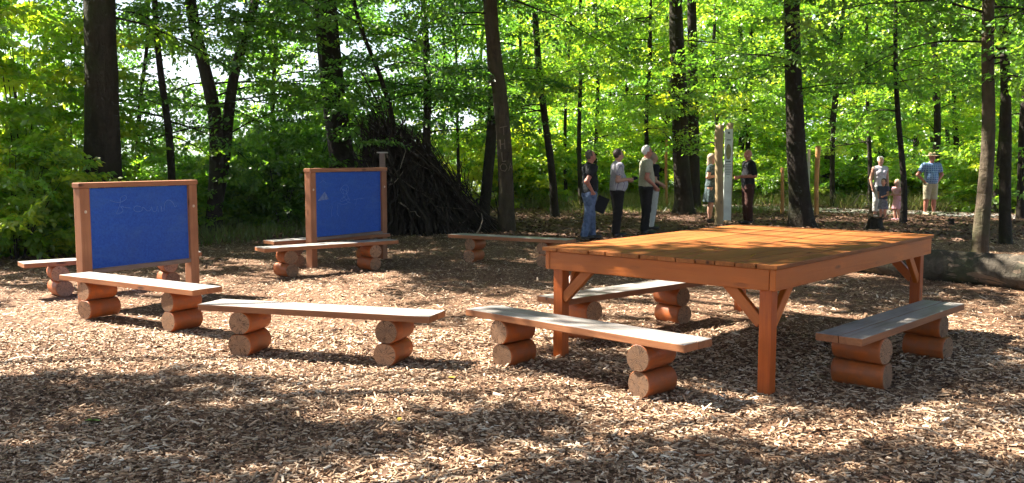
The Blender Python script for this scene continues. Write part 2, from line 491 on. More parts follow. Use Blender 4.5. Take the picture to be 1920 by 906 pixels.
def make_spray(rng, n_side=8):
    """loose fan of leaves along a twig of length 1: pos, dir, normal"""
    P, D = [], []
    for k in range(n_side):
        u = (k + 1) / (n_side + 0.3)
        for sgn in (1, -1):
            L = (0.50 - 0.34 * abs(u - 0.38)) * rng.uniform(0.55, 1.15)
            a = sgn * rng.uniform(0.6, 1.1)
            b0 = np.array([u, 0, 0.02 * math.sin(u * 3)])
            dv = np.array([math.cos(a), math.sin(a), rng.normal(-0.05, 0.18)])
            m = max(2, int(L / 0.085))
            for q in range(m):
                w = (q + rng.uniform(0.3, 1)) / m
                p = b0 + dv * L * w + np.array([0, 0, -0.18 * (L * w) ** 2 + rng.normal(0, 0.02)])
                la = a + (0.8 if q % 2 else -0.8) + rng.normal(0, 0.35)
                P.append(p); D.append([math.cos(la), math.sin(la), rng.normal(-0.35, 0.35)])
    P = np.array(P); D = np.array(D)
    N = np.stack([rng.normal(0, 0.55, len(P)), rng.normal(0, 0.55, len(P)), np.ones(len(P)) * 0.9], -1)
    return P, D, N
SPRAYS = [make_spray(RNG, k) for k in (6, 7, 7, 8, 8, 9)]

class Foliage:
    """collects leaf frames and twigs of one crown"""
    def __init__(s, leaf=0.09, tint=0.45, seed=0):
        s.P, s.D, s.N, s.S, s.T, s.tw = [], [], [], [], [], []
        s.leaf, s.tint = leaf, tint
        s.rng = np.random.default_rng(seed)
    def spray(s, origin, az, pitch, length, roll=0.0, thin=1.0, twig=False):
        rng = s.rng
        P, D, N = SPRAYS[rng.integers(len(SPRAYS))]
        if thin < 1.0:
            k = rng.random(len(P)) < thin
            P, D, N = P[k], D[k], N[k]
        ca, sa, cp, sp = math.cos(az), math.sin(az), math.cos(pitch), math.sin(pitch)
        X = np.array([ca * cp, sa * cp, sp])
        Y0 = np.array([-sa, ca, 0]); Z0 = _cross(X, Y0)
        cr, sr = math.cos(roll), math.sin(roll)
        Y = Y0 * cr + Z0 * sr; Z = _cross(X, Y)
        B = np.stack([X, Y, Z])
        o = np.asarray(origin, float)
        s.P.append(o + (P * length) @ B); s.D.append(D @ B); s.N.append(N @ B)
        s.S.append(s.leaf * rng.uniform(0.7, 1.25, len(P)))
        s.T.append(np.clip(s.tint + rng.normal(0, 0.14) + rng.normal(0, 0.07, len(P)), 0, 1))
        if twig:
            s.tw.append(tube_arrays([o, o + X * length * 0.5, o + X * length * 0.95], [0.007, 0.005, 0.002], 3, cap=False))
    def limb(s, a, az, rise, length, r0, dens=1.0, spray=(0.7, 1.15), thin=1.0, droop=0.25, wob=0.35):
        """a leafy branch; sprays leave it on both sides"""
        rng = s.rng
        n = max(4, int(length / 0.35))
        pts, p, hz, pt = [], np.array(a, float), az, rise
        st = length / n
        for i in range(n + 1):
            pts.append(p.copy())
            p = p + st * np.array([math.cos(hz) * math.cos(pt), math.sin(hz) * math.cos(pt), math.sin(pt)])
            hz += rng.normal(0, wob * 0.35); pt = pt - droop * st / length * 2.2 + rng.normal(0, 0.06)
        rr = np.linspace(r0, r0 * 0.18, n + 1)
        s.tw.append(tube_arrays(pts, rr, 5 if r0 > 0.02 else 3, cap=False))
        start = 0.22 * length
        q = start; side = 1
        while q < length:
            i = min(n - 1, int(q / st)); f = q / st - i
            pos = pts[i] * (1 - f) + pts[i + 1] * f
            dv = pts[i + 1] - pts[i]
            hz_ = math.atan2(dv[1], dv[0])
            u = q / length
            s.spray(pos, hz_ + side * rng.uniform(0.4, 1.15), rng.normal(0.0, 0.28), rng.uniform(*spray) * (1.05 - 0.4 * u), rng.normal(0, 0.5), thin)
            side = -side
            q += rng.uniform(0.20, 0.36) / dens
        dv = pts[-1] - pts[-2]
        s.spray(pts[-1], math.atan2(dv[1], dv[0]), -0.05, rng.uniform(*spray), 0, thin)
    def crown_mesh(s, name, origin, mat=None):
        if not s.P: return None
        V, F, T = leaves_mesh(np.concatenate(s.P), np.concatenate(s.D), np.concatenate(s.N), np.concatenate(s.S), np.concatenate(s.T))
        return np_mesh(name, V - np.asarray(origin), F, mat or M['leaf'], False, T)
    def twig_mesh(s, name, origin, mat=None):
        V, F = join_arrays(s.tw)
        return np_mesh(name, V - np.asarray(origin), F, mat or M['bark_thin'], True)

def trunk_mesh(pts, r0, r1, flare=1.55, sides=18, seed=0, mat=None, origin=(0, 0, 0), bumpy=0.05):
    rng = np.random.default_rng(seed)
    P = np.array([list(p) for p in pts], float)
    seg = np.concatenate([[0], np.cumsum(np.linalg.norm(np.diff(P, axis=0), axis=1))])
    tot = seg[-1]
    us = np.unique(np.concatenate([np.array([0, 0.06, 0.14, 0.26, 0.42, 0.65, 0.95]), np.arange(1.3, tot, 0.45), [tot]]))
    us = us[us <= tot]
    Q = np.stack([np.interp(us, seg, P[:, i]) for i in range(3)], -1)
    # soften the corners of the path
    for _ in range(2):
        Q[1:-1] = 0.25 * Q[:-2] + 0.5 * Q[1:-1] + 0.25 * Q[2:]
    ph = rng.uniform(0, 6.28, 4)
    V, F = [], []
    for i, u in enumerate(us):
        r = r0 + (r1 - r0) * (u / tot) ** 0.85
        fl = (flare - 1) * math.exp(-u / (0.9 * r0 + 0.12))
        ang = np.linspace(0, 2 * np.pi, sides, endpoint=False)
        lob = 1 + 0.5 * np.sin(ang * 5 + ph[0]) * fl + 0.28 * np.sin(ang * 3 + ph[1]) * fl
        rad = r * (1 + fl * lob * 0.8 + bumpy * np.sin(ang * 2 + ph[2] + u * 0.8) + 0.5 * bumpy * np.sin(ang * 3 + ph[3] - u * 1.7) + 0.4 * bumpy * rng.normal(size=sides))
        V.append(np.stack([Q[i, 0] + rad * np.cos(ang), Q[i, 1] + rad * np.sin(ang), np.full(sides, Q[i, 2])], -1))
    V = np.concatenate(V); n = len(us)
    for i in range(n - 1):
        for j in range(sides):
            k = (j + 1) % sides
            F.append((i * sides + j, i * sides + k, (i + 1) * sides + k, (i + 1) * sides + j))
    return np_mesh('trunk', V - np.asarray(origin), np.array(F), mat or M['bark'], True)

TREES = []      # every tree: dict(root, fol, base) ; canopy sprays are shared out to the nearest
def tree(label, px, Y, path_px=None, r=0.2, top=13.0, flare=1.7, limbs=0, zr=(2.0, 6.0), lr=(2, 3.5), leaf=0.09, tint=0.45, seed=0, group=None,
         thin=1.0, mat=None, az=None, dens=1.0, name='beech_tree', second=None, sides=18, rise=0.12, spray=(0.7, 1.15), x0=None):
    rng = np.random.default_rng(seed + 100)
    if path_px:
        pts = [at(x, y, Y) for x, y in path_px]
        b = pts[0].copy(); b.z = gz1(b.x, b.y) - 0.08
        pts[0] = b
    else:
        x = at(px, 294, Y).x if x0 is None else x0
        z0 = gz1(x, Y) - 0.08
        lean = rng.normal(0, 0.025, 2)
        pts = [Vector((x, Y, z0))] + [Vector((x + lean[0] * h + 0.10 * math.sin(h * 0.7 + seed), Y + lean[1] * h, z0 + h)) for h in (1.5, 3, 4.5, 6, 8)]
    last = pts[-1]; d = (pts[-1] - pts[-2]).normalized(); d = (d + Vector((0, 0, 1.2))).normalized()
    while last.z < top:
        last = last + d * 1.6 + Vector((rng.normal(0, 0.05), rng.normal(0, 0.05), 0)); pts.append(last)
    base = Vector((pts[0].x, pts[0].y, gz1(pts[0].x, pts[0].y)))
    root = thing(name, label, 'tree', base, 0, group)
    link('trunk', trunk_mesh(pts, r, r * 0.35, flare, sides, seed, mat or (M['bark'] if r > 0.09 else M['bark_thin']), base), root)
    if second:
        p2 = [at(x, y, Y + 0.15) for x, y in second]
        q = p2[-1]; dd = (p2[-1] - p2[-2]).normalized()
        for _ in range(4): q = q + dd * 1.4 + Vector((0, 0, 0.3)); p2.append(q)
        p2[0].z = max(p2[0].z, base.z - 0.05)
        link('trunk', trunk_mesh(p2, r * 0.8, r * 0.3, 1.2, sides, seed + 1, mat or M['bark'], base), root)
    fol = Foliage(leaf * 1.22, tint, seed)
    Q = np.array([list(p) for p in pts])
    if px < 900 and path_px: limbs = int(limbs * 1.35)
    for i in range(limbs):
        z = base.z + rng.uniform(*zr)
        o = np.array([np.interp(z, Q[:, 2], Q[:, 0]), np.interp(z, Q[:, 2], Q[:, 1]), z])
        a = rng.uniform(0, 2 * math.pi) if az is None else rng.uniform(*az)
        L = rng.uniform(*lr)
        fol.limb(o, a, rng.normal(rise, 0.18), L, 0.006 + 0.0055 * L, dens, spray, thin)
    rec = dict(root=root, fol=fol, up=Foliage(0.16, 0.4, seed + 3), base=base, top=Q)
    TREES.append(rec)
    return rec

def template_shrub(seed, height, width, n, leaf):
    rng = np.random.default_rng(seed + 500)
    fol = Foliage(leaf, 0.75, seed)
    stems = []
    for i in range(max(5, n // 5)):
        a = rng.uniform(0, 6.28); sp = width * 0.5 * rng.uniform(0.1, 0.8); h = height * rng.uniform(0.6, 1.0)
        p0 = np.array([0.12 * math.cos(a), 0.12 * math.sin(a), -0.05])
        p1 = p0 + np.array([math.cos(a) * sp * 0.4, math.sin(a) * sp * 0.4, h * 0.5]); p2 = p0 + np.array([math.cos(a) * sp, math.sin(a) * sp, h])
        stems.append((p0, p1, p2)); fol.tw.append(tube_arrays([p0, p1, p2], [0.016, 0.011, 0.004], 5, cap=False))
    for i in range(n):
        p0, p1, p2 = stems[i % len(stems)]
        u = rng.uniform(0.08, 1.0)
        o = (p0 + (p1 - p0) * u * 2) if u < 0.5 else (p1 + (p2 - p1) * (u - 0.5) * 2)
        fol.limb(o, rng.uniform(0, 6.28), rng.normal(0.12, 0.3), rng.uniform(0.45, 1.0) * width * 0.42, 0.006, 1.2, (0.5, 0.85))
    return fol.twig_mesh('stems', (0, 0, 0)), fol.crown_mesh('crown', (0, 0, 0)), height, width
ST = None
def shrub(label, px, Y, height, width, n, leaf=0.09, tint=0.5, seed=0, group=None, name='leafy_shrub'):
    global ST
    if ST is None:
        ST = [template_shrub(i, 2.0, 2.6, 44, 0.125) for i in range(4)], [template_shrub(10 + i, 5.6, 3.2, 42, 0.135) for i in range(2)]
    bx = at(px, 294, Y).x
    root = thing(name, label, 'shrub', (bx, Y, gz1(bx, Y)), (seed * 1.7) % 6.28, group)
    sm, cm, h0, w0 = (ST[1] if height > 4 else ST[0])[seed % (2 if height > 4 else 4)]
    sc = (width / w0, width / w0, height / h0)
    link('stems', sm, root).scale = sc
    c = link('crown', cm, root); c.scale = sc; c.color = (1 + tint - 0.75, 1, 1, 1)
    return root

# ------------------------------------------------------------------ the trees that can be told apart
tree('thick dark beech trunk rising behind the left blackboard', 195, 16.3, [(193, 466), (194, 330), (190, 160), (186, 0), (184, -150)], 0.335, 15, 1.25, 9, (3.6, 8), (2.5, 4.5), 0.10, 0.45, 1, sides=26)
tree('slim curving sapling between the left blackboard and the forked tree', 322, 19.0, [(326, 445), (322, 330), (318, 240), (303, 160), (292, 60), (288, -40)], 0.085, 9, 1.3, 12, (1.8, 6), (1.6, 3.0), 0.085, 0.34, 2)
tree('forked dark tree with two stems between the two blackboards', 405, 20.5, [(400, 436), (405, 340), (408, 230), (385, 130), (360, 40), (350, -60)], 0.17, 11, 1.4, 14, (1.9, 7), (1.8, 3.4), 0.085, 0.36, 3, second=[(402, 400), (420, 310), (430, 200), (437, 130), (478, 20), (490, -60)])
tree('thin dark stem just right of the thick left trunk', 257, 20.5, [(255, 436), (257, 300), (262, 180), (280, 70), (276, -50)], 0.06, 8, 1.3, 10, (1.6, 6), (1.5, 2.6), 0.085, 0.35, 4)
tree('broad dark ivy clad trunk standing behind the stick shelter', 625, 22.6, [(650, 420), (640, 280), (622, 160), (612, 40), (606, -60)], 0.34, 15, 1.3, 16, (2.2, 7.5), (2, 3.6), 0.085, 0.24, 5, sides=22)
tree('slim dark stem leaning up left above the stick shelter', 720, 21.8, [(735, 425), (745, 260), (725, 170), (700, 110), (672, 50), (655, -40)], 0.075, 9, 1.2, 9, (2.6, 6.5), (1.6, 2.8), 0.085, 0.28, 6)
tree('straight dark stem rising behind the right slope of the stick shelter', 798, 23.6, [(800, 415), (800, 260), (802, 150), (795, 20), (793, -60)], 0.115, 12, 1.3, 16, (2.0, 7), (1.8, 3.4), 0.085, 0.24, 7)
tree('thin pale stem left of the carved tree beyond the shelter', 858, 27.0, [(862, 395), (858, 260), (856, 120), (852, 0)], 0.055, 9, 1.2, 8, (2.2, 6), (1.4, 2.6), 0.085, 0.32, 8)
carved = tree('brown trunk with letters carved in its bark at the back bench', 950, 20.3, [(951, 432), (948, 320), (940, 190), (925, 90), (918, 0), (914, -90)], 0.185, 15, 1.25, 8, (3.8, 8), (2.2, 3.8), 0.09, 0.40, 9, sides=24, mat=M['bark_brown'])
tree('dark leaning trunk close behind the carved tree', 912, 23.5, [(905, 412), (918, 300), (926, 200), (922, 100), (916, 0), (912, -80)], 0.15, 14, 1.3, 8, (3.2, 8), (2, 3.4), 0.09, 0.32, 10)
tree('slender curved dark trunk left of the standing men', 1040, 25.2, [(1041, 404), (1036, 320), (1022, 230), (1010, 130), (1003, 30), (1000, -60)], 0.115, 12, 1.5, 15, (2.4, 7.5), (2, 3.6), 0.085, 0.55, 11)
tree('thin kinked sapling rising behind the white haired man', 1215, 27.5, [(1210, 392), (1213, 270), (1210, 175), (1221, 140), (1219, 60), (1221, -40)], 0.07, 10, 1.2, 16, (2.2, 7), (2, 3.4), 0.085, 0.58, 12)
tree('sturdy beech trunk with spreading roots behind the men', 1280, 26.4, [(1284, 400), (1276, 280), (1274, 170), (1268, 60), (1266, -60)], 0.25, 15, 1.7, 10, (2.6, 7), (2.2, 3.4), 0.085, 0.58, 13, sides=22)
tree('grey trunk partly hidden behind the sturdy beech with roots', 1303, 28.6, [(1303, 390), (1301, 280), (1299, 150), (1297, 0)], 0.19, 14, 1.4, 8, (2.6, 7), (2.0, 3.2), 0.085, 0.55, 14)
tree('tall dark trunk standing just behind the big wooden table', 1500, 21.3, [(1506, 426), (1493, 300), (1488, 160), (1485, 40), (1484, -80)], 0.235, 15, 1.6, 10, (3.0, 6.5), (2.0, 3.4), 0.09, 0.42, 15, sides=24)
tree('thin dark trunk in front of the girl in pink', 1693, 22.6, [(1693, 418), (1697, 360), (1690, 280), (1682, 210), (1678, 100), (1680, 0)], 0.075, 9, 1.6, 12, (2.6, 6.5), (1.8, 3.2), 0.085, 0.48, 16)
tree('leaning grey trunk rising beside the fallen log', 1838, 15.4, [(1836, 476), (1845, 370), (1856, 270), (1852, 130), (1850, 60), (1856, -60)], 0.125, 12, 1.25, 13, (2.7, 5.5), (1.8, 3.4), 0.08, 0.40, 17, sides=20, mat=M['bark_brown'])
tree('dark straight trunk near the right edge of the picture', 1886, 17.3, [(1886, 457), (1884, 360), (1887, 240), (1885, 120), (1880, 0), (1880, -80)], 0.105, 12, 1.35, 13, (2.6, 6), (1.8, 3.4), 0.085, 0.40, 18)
# thin stems and trees further back
back = [
    ('first of the thin stems behind the curved dark trunk', 1062, 32.0, 0.07, 0.60), ('slim stem rising left above the man in the black polo', 1092, 29.5, 0.085, 0.58),
    ('slim stem above the man in the checked shirt', 1112, 33.0, 0.09, 0.60), ('far stem between checked shirt man and white haired man', 1168, 38.0, 0.10, 0.64),
    ('thin stem left of the tall info panel', 1345, 33.5, 0.09, 0.58), ('dark stem above the bald man in black', 1408, 36.0, 0.12, 0.55), ('slanting stem above the far pair of posts', 1566, 30.5, 0.085, 0.52),
    ('slim stem left above the woman in the tank top', 1629, 31.0, 0.08, 0.55), ('stem directly behind the thin trunk by the girl', 1712, 33.0, 0.075, 0.55),
    ('dark trunk rising behind the man in the straw hat', 1744, 30.0, 0.14, 0.52), ('grey trunk between the hat man and the leaning trunk', 1800, 36.0, 0.12, 0.60),
    ('pale trunk seen just right of the leaning trunk', 1868, 27.0, 0.10, 0.52), ('far trunk at the right edge behind the dark straight trunk', 1912, 24.5, 0.12, 0.48),
    ('far slim tree left of the slender curved trunk', 990, 34.0, 0.09, 0.62), ('far tree in the gap above the checked shirt man', 1140, 44.0, 0.12, 0.64), ('far tree in the gap right of the kinked sapling', 1245, 42.0, 0.12, 0.64),
    ('far tree between the bald man and the tall dark trunk', 1440, 43.0, 0.13, 0.58), ('far tree in the gap left of the woman in the tank top', 1600, 42.0, 0.13, 0.60),
    ('far tree in the gap between woman and hat man', 1690, 46.0, 0.13, 0.62), ('far tree in the gap right of the hat man', 1780, 44.0, 0.12, 0.64),
]
def template_tree(seed, leaf=0.16, n=26, zr=(0.7, 10.0), lr=(1.8, 3.6)):
    rng = np.random.default_rng(seed)
    ln = rng.normal(0, 0.02, 2)
    pts = [Vector((ln[0] * h + 0.12 * math.sin(h * 0.6 + seed), ln[1] * h + 0.08 * math.cos(h * 0.8 + seed), h - 0.1)) for h in (0, 1.2, 2.5, 4, 5.5, 7, 9, 11, 13)]
    tm = trunk_mesh(pts, 0.10, 0.03, 1.35, 10, seed, M['bark_thin'])
    fol = Foliage(leaf, 0.75, seed)
    Q = np.array([list(p) for p in pts])
    for i in range(n):
        z = zr[0] + (zr[1] - zr[0]) * (i + rng.uniform(0, 1)) / n
        o = np.array([np.interp(z, Q[:, 2], Q[:, 0]), np.interp(z, Q[:, 2], Q[:, 1]), z])
        L = rng.uniform(*lr) * (1.0 if z < 7 else 0.8)
        fol.limb(o, rng.uniform(0, 6.28), rng.normal(0.18, 0.2), L, 0.005 + 0.005 * L, 0.95, (0.8, 1.35))
    return tm, fol.twig_mesh('limbs', (0, 0, 0)), fol.crown_mesh('crown', (0, 0, 0))
TT = [template_tree(700 + i) for i in range(4)]
TS = [template_tree(720 + i, 0.15, 12, (1.4, 9.0), (1.8, 3.6)) for i in range(3)]     # thinly branched ones
def place_tree(label, x, Y, sr, shift, i, group, name='beech_sapling', kinds=None):
    rnd = random.Random(i * 7 + 1)
    root = thing(name, label, 'tree', (x, Y, gz1(x, Y)), rnd.uniform(0, 6.28), group)
    kinds = kinds or TT
    tm, lm, cm = kinds[i % len(kinds)]
    link('trunk', tm, root).scale = (sr, sr, 1)
    link('limbs', lm, root)['kind'] = 'stuff'
    link('crown', cm, root).color = (1 + shift - 0.75, 1, 1, 1)
    return root
for i, (lb, px, Y, r, tn) in enumerate(back):
    place_tree(lb, at(px, 294, Y).x, Y, r / 0.10, tn + 0.06, i, 'slim background trees', kinds=TS if Y < 37 else TT)
rnd_ = random.Random(21)
for i in range(16):
    a_ = R(1.5) + R(30) * (i + rnd_.uniform(0, 0.9)) / 16
    d_ = rnd_.uniform(36, 60)
    place_tree('slim leafy tree in the crowded green wood beyond the path', d_ * math.sin(a_), d_ * math.cos(a_), rnd_.uniform(0.8, 1.6), rnd_.uniform(0.55, 0.80), 30 + i, 'trees crowding the wood beyond the path')
for i, (px, Y) in enumerate([(120, 34), (515, 29), (600, 34), (830, 34), (905, 36)]):
    place_tree('leafy tree on the slope behind the left half of the clearing', at(px, 294, Y).x, Y, 0.8, 0.26 + 0.07 * (i % 3), 80 + i, 'trees on the slope behind the clearing')
# trees standing beyond the left and right edges of the picture; their crowns shade the clearing; those behind and far right added to block sky
for i, (x, y, r, lb) in enumerate([(-10.5, 8.5, 0.28, 'beech beyond the left edge whose crown shades the foreground'), (-8.0, 4.0, 0.24, 'beech left of the camera shading the near wood chips'),
                                   (-14.0, 15.0, 0.26, 'beech on the slope beyond the left edge'), (9.5, 9.0, 0.24, 'beech beyond the right edge of the clearing'), (6.0, -3.0, 0.25, 'unseen beech behind the camera on the right, added to block sky'), (-3.5, -6.0, 0.25, 'unseen beech behind the camera on the left, added to block sky'), (13.0, 2.0, 0.25, 'unseen beech far out on the right of the clearing, added to block sky')]):
    tree(lb, 0, y, None, r, 14, 1.4, 0, seed=80 + i, x0=x)

# shrubs
k = 0
for px, Y, h, w, n, tn, lb in [  # sun and shade put into leaf tint tn: sunlit lighter, shady darker
    (-60, 15.5, 5.6, 3.2, 46, 0.66, 'tall leafy shrub cut by the left edge of the picture'), (45, 16.4, 5.8, 3.0, 48, 0.70, 'tall bright shrub behind the far left bench'),
    (118, 18.0, 5.8, 3.0, 44, 0.64, 'tall shrub left of the thick dark trunk'), (20, 14.6, 1.9, 2.2, 26, 0.70, 'low rounded shrub behind the far left bench'),
    (110, 16.2, 1.6, 1.8, 22, 0.62, 'low shrub at the foot of the tall left shrubs'),
    (265, 20.2, 1.7, 2.2, 24, 0.52, 'low shrub right of the left blackboard'), (350, 22.5, 2.2, 2.4, 26, 0.46, 'shrub behind the slim curving sapling'),
    (450, 22.0, 1.6, 2.4, 24, 0.48, 'low shrub right of the forked tree'), (525, 21.5, 2.1, 2.4, 26, 0.44, 'shady shrub left of the right blackboard'),
    (560, 24.5, 3.2, 2.6, 28, 0.40, 'taller shrub behind the right blackboard'), (870, 30.0, 2.8, 3.0, 30, 0.80, 'sunlit yellow green shrub left of the carved tree'),
    (985, 31.0, 2.6, 3.0, 30, 0.78, 'sunlit shrub between carved tree and curved trunk'), (1085, 34.0, 2.4, 3.2, 28, 0.70, 'bright shrub behind the man in the black polo'),
    (1190, 36.0, 2.6, 3.4, 28, 0.70, 'bright shrub behind checked shirt and white haired men'), (1335, 33.5, 1.7, 2.6, 28, 0.62, 'green shrub behind the tall info panel'),
    (1430, 33.5, 1.7, 2.8, 32, 0.62, 'green shrub right of the bald man across the path'), (1560, 35.5, 1.7, 2.8, 30, 0.64, 'green shrub behind the far pair of posts'),
    (1640, 34.0, 1.5, 2.4, 28, 0.68, 'low bright shrub behind the woman in the tank top'), (1715, 33.0, 1.6, 2.4, 28, 0.66, 'shrub between the woman and the hat man'),
    (1790, 33.5, 1.8, 2.8, 30, 0.68, 'bright shrub right of the hat man'), (1905, 28.0, 2.4, 3.0, 28, 0.66, 'bright shrub at the right edge behind two trunks'),
    (425, 27.5, 2.2, 3.0, 24, 0.66, 'sunlit shrub on the slope beyond the forked tree'), (690, 25.5, 3.4, 2.8, 30, 0.34, 'dark shrub behind the top of the stick shelter'),
]:
    shrub(lb, px, Y, h, w, n, 0.105 if Y < 19 else 0.10, tn, 900 + k, 'shrubs edging the clearing'); k += 1

# ------------------------------------------------------------------ crowns overhead: sprays placed to cast the shade patches, shared out to the nearest tree
# (photo pixels of patches of ground that lie in sun 1 or shade 0; later entries win)
PATCH = [
    (100, 430, 260, 70, 1), (500, 620, 620, 95, 1), (850, 730, 330, 60, 1), (1120, 760, 190, 45, 1),
    (60, 560, 200, 75, 1), (620, 535, 280, 38, 1),
    (920, 492, 170, 40, 0), (640, 462, 170, 26, 0), (760, 470, 60, 7, 1), (560, 478, 50, 6, 1), (1000, 470, 40, 5, 1), (230, 480, 260, 34, 1), (430, 455, 70, 14, 0),
    (690, 520, 60, 12, 1), (940, 540, 60, 14, 1), (880, 505, 40, 6, 1),
    (80, 742, 190, 30, 0), (330, 765, 170, 26, 0), (560, 800, 160, 26, 0), (800, 832, 190, 26, 0), (1040, 880, 170, 40, 0), (330, 880, 230, 40, 0), (650, 905, 250, 22, 0),
    (420, 890, 420, 26, 0), (120, 750, 260, 34, 0), (325, 818, 60, 15, 1), (80, 815, 80, 24, 1), (600, 860, 90, 13, 1),
    (1440, 860, 80, 24, 0), (1300, 815, 120, 22, 1), (1620, 845, 170, 38, 1), (1850, 715, 90, 55, 1), (1870, 860, 80, 40, 0), (1700, 760, 120, 25, 0),
    (1560, 690, 300, 60, 0), (1850, 600, 120, 34, 1), (1500, 575, 160, 22, 1), (1700, 540, 90, 14, 0), (1830, 520, 140, 26, 0),
    (1750, 455, 260, 18, 0), (1120, 425, 120, 7, 1), (1260, 408, 90, 5, 1), (980, 415, 60, 5, 1), (1420, 425, 110, 7, 1), (1600, 428, 120, 6, 1), (1180, 396, 120, 4, 1), (1700, 404, 300, 12, 1), (1500, 392, 120, 7, 1),
    (1500, 630, 340, 62, 1), (1300, 560, 200, 40, 1), (1640, 575, 50, 12, 0), (1480, 600, 40, 12, 0), (1800, 715, 90, 32, 0), (1700, 690, 60, 20, 0), (1450, 690, 50, 10, 0),
]
def canopy():
    rng = np.random.default_rng(99)
    step = 0.42
    gx, gy = np.meshgrid(np.arange(-11, 17, step), np.arange(3.2, 30, step))
    g = np.stack([gx.ravel() + rng.uniform(-0.2, 0.2, gx.size), gy.ravel() + rng.uniform(-0.2, 0.2, gx.size), np.zeros(gx.size)], -1)
    px, py, d = to_px(g)
    blob = np.sin(g[:, 0] * 1.1 + 1.3 * np.sin(g[:, 1] * 0.8)) * np.sin(g[:, 1] * 1.3 + 0.7 * np.sin(g[:, 0] * 0.9))
    lit = (blob + rng.normal(0, 0.25, len(g)) > 0.05).astype(float)
    for cx, cyy, rx, ry, v in PATCH:
        inside = ((px - cx) / rx) ** 2 + ((py - cyy) / ry) ** 2 < 1
        lit[inside] = v
    shade = (lit < 0.5) & (rng.random(len(g)) < 0.97)
    shade |= rng.random(len(g)) < 0.03
    bases = np.array([[t['base'].x, t['base'].y] for t in TREES if t['top'][-1, 2] > 11.5])
    recs = [t for t in TREES if t['top'][-1, 2] > 11.5]
    ts = np.array(TO_SUN)
    count = 0
    for q in g[shade]:
        for _ in range(4):
            h = rng.uniform(6.0, 11.5)
            p = q + ts * (h / ts[2]) + rng.normal(0, 0.16, 3)
            need = CAM_H + 0.20 * max(2.0, p[1] + 1.0) + 0.9
            if p[2] < need:
                h = need + rng.uniform(0, 1.5); p = q + ts * (h / ts[2])
            i = int(np.argmin(np.hypot(bases[:, 0] - p[0], bases[:, 1] - p[1])))
            f = recs[i]['up']; sv = f.leaf; f.leaf = 0.195
            az_ = rng.uniform(0, 6.28); ln_ = rng.uniform(0.5, 0.7)
            f.spray(p - 0.5 * ln_ * np.array([math.cos(az_), math.sin(az_), 0]), az_, rng.normal(0, 0.15), ln_, rng.normal(0, 0.2), 0.38)
            f.leaf = sv
            recs[i].setdefault('far', []).append(p)
            count += 1
    # the closed wood to the right of and behind the camera: coarser sprays added to block sky light, their shade falls outside the picture
    gx, gy = np.meshgrid(np.arange(-15, 24, 0.8), np.arange(-16, 24, 0.8))
    g = np.stack([gx.ravel() + rng.uniform(-0.4, 0.4, gx.size), gy.ravel() + rng.uniform(-0.4, 0.4, gx.size), np.zeros(gx.size)], -1)
    px, py, d = to_px(g)
    outside = (d < 3.6) | (px > 2250) | (px < -420)
    outside &= ~((g[:, 0] < -6) & (g[:, 1] > 4))
    for q in g[outside & (rng.random(len(g)) < 0.85)]:
        h = rng.uniform(7, 14)
        p = q + ts * (h / ts[2])
        need = CAM_H + 0.22 * max(2.0, p[1] + 1.0) + 1.2
        if p[2] < need: continue
        i = int(np.argmin(np.hypot(bases[:, 0] - p[0], bases[:, 1] - p[1])))
        f = recs[i]['up']; sv = f.leaf; f.leaf = 0.26
        f.spray(p, rng.uniform(0, 6.28), rng.normal(0, 0.2), rng.uniform(1.0, 1.4), rng.normal(0, 0.3), 0.5)
        f.leaf = sv
        recs[i].setdefault('far', []).append(p)
    for r in recs:
        far = r.get('far', [])
        if not far: continue
        Q = r['top']
        for p in far[::9]:
            z = max(p[2] - 1.5 - 0.25 * np.hypot(p[0] - Q[-1, 0], p[1] - Q[-1, 1]), 4.5)
            z = min(max(z, CAM_H + 0.185 * Q[0, 1] + 0.6), Q[-1, 2] - 0.1)
            o = np.array([np.interp(z, Q[:, 2], Q[:, 0]), np.interp(z, Q[:, 2], Q[:, 1]), z])
            m = (o + p) / 2 + np.array([0, 0, 0.4])
            need = CAM_H + 0.2 * (m[1] + 1.0) + 0.5
            m[2] = max(m[2], need)
            r['fol'].tw.append(tube_arrays([o, m, p], [0.06, 0.04, 0.012], 5, cap=False))
canopy()
for r in TREES:
    if r['fol'].tw:
        link('limbs', r['fol'].twig_mesh('limbs', r['base']), r['root'])['kind'] = 'stuff'
    cm = r['fol'].crown_mesh('crown', r['base'])
    if cm: link('crown', cm, r['root'])['kind'] = 'stuff'
    cm = r['up'].crown_mesh('upper_crown', r['base'], M['shading_leaf'])
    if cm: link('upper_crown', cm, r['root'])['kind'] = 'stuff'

# far wood that closes the view behind the clearing: reads as one mass
def far_wood():
    fol = Foliage(0.42, 0.60, 321)
    rng = fol.rng
    for i in range(1900):
        a = rng.uniform(-0.02, 0.60)
        d = rng.uniform(58, 80)
        x, y = d * math.sin(a), d * math.cos(a)
        z = rng.uniform(0.3, 14.5)
        fol.tint = 0.50 + 0.25 * math.sin(x * 0.35) * math.sin(z * 0.6 + x * 0.1)
        fol.spray((x, y, z), rng.uniform(0, 6.28), rng.normal(0, 0.2), rng.uniform(2.0, 3.4), rng.normal(0, 0.5), 0.7, False)
    o = link('far_woodland', fol.crown_mesh('far_woodland', (0, 0, 0)))
    tag(o, 'mass of bright green woodland closing the view far behind', 'woodland', kind='stuff')
far_wood()

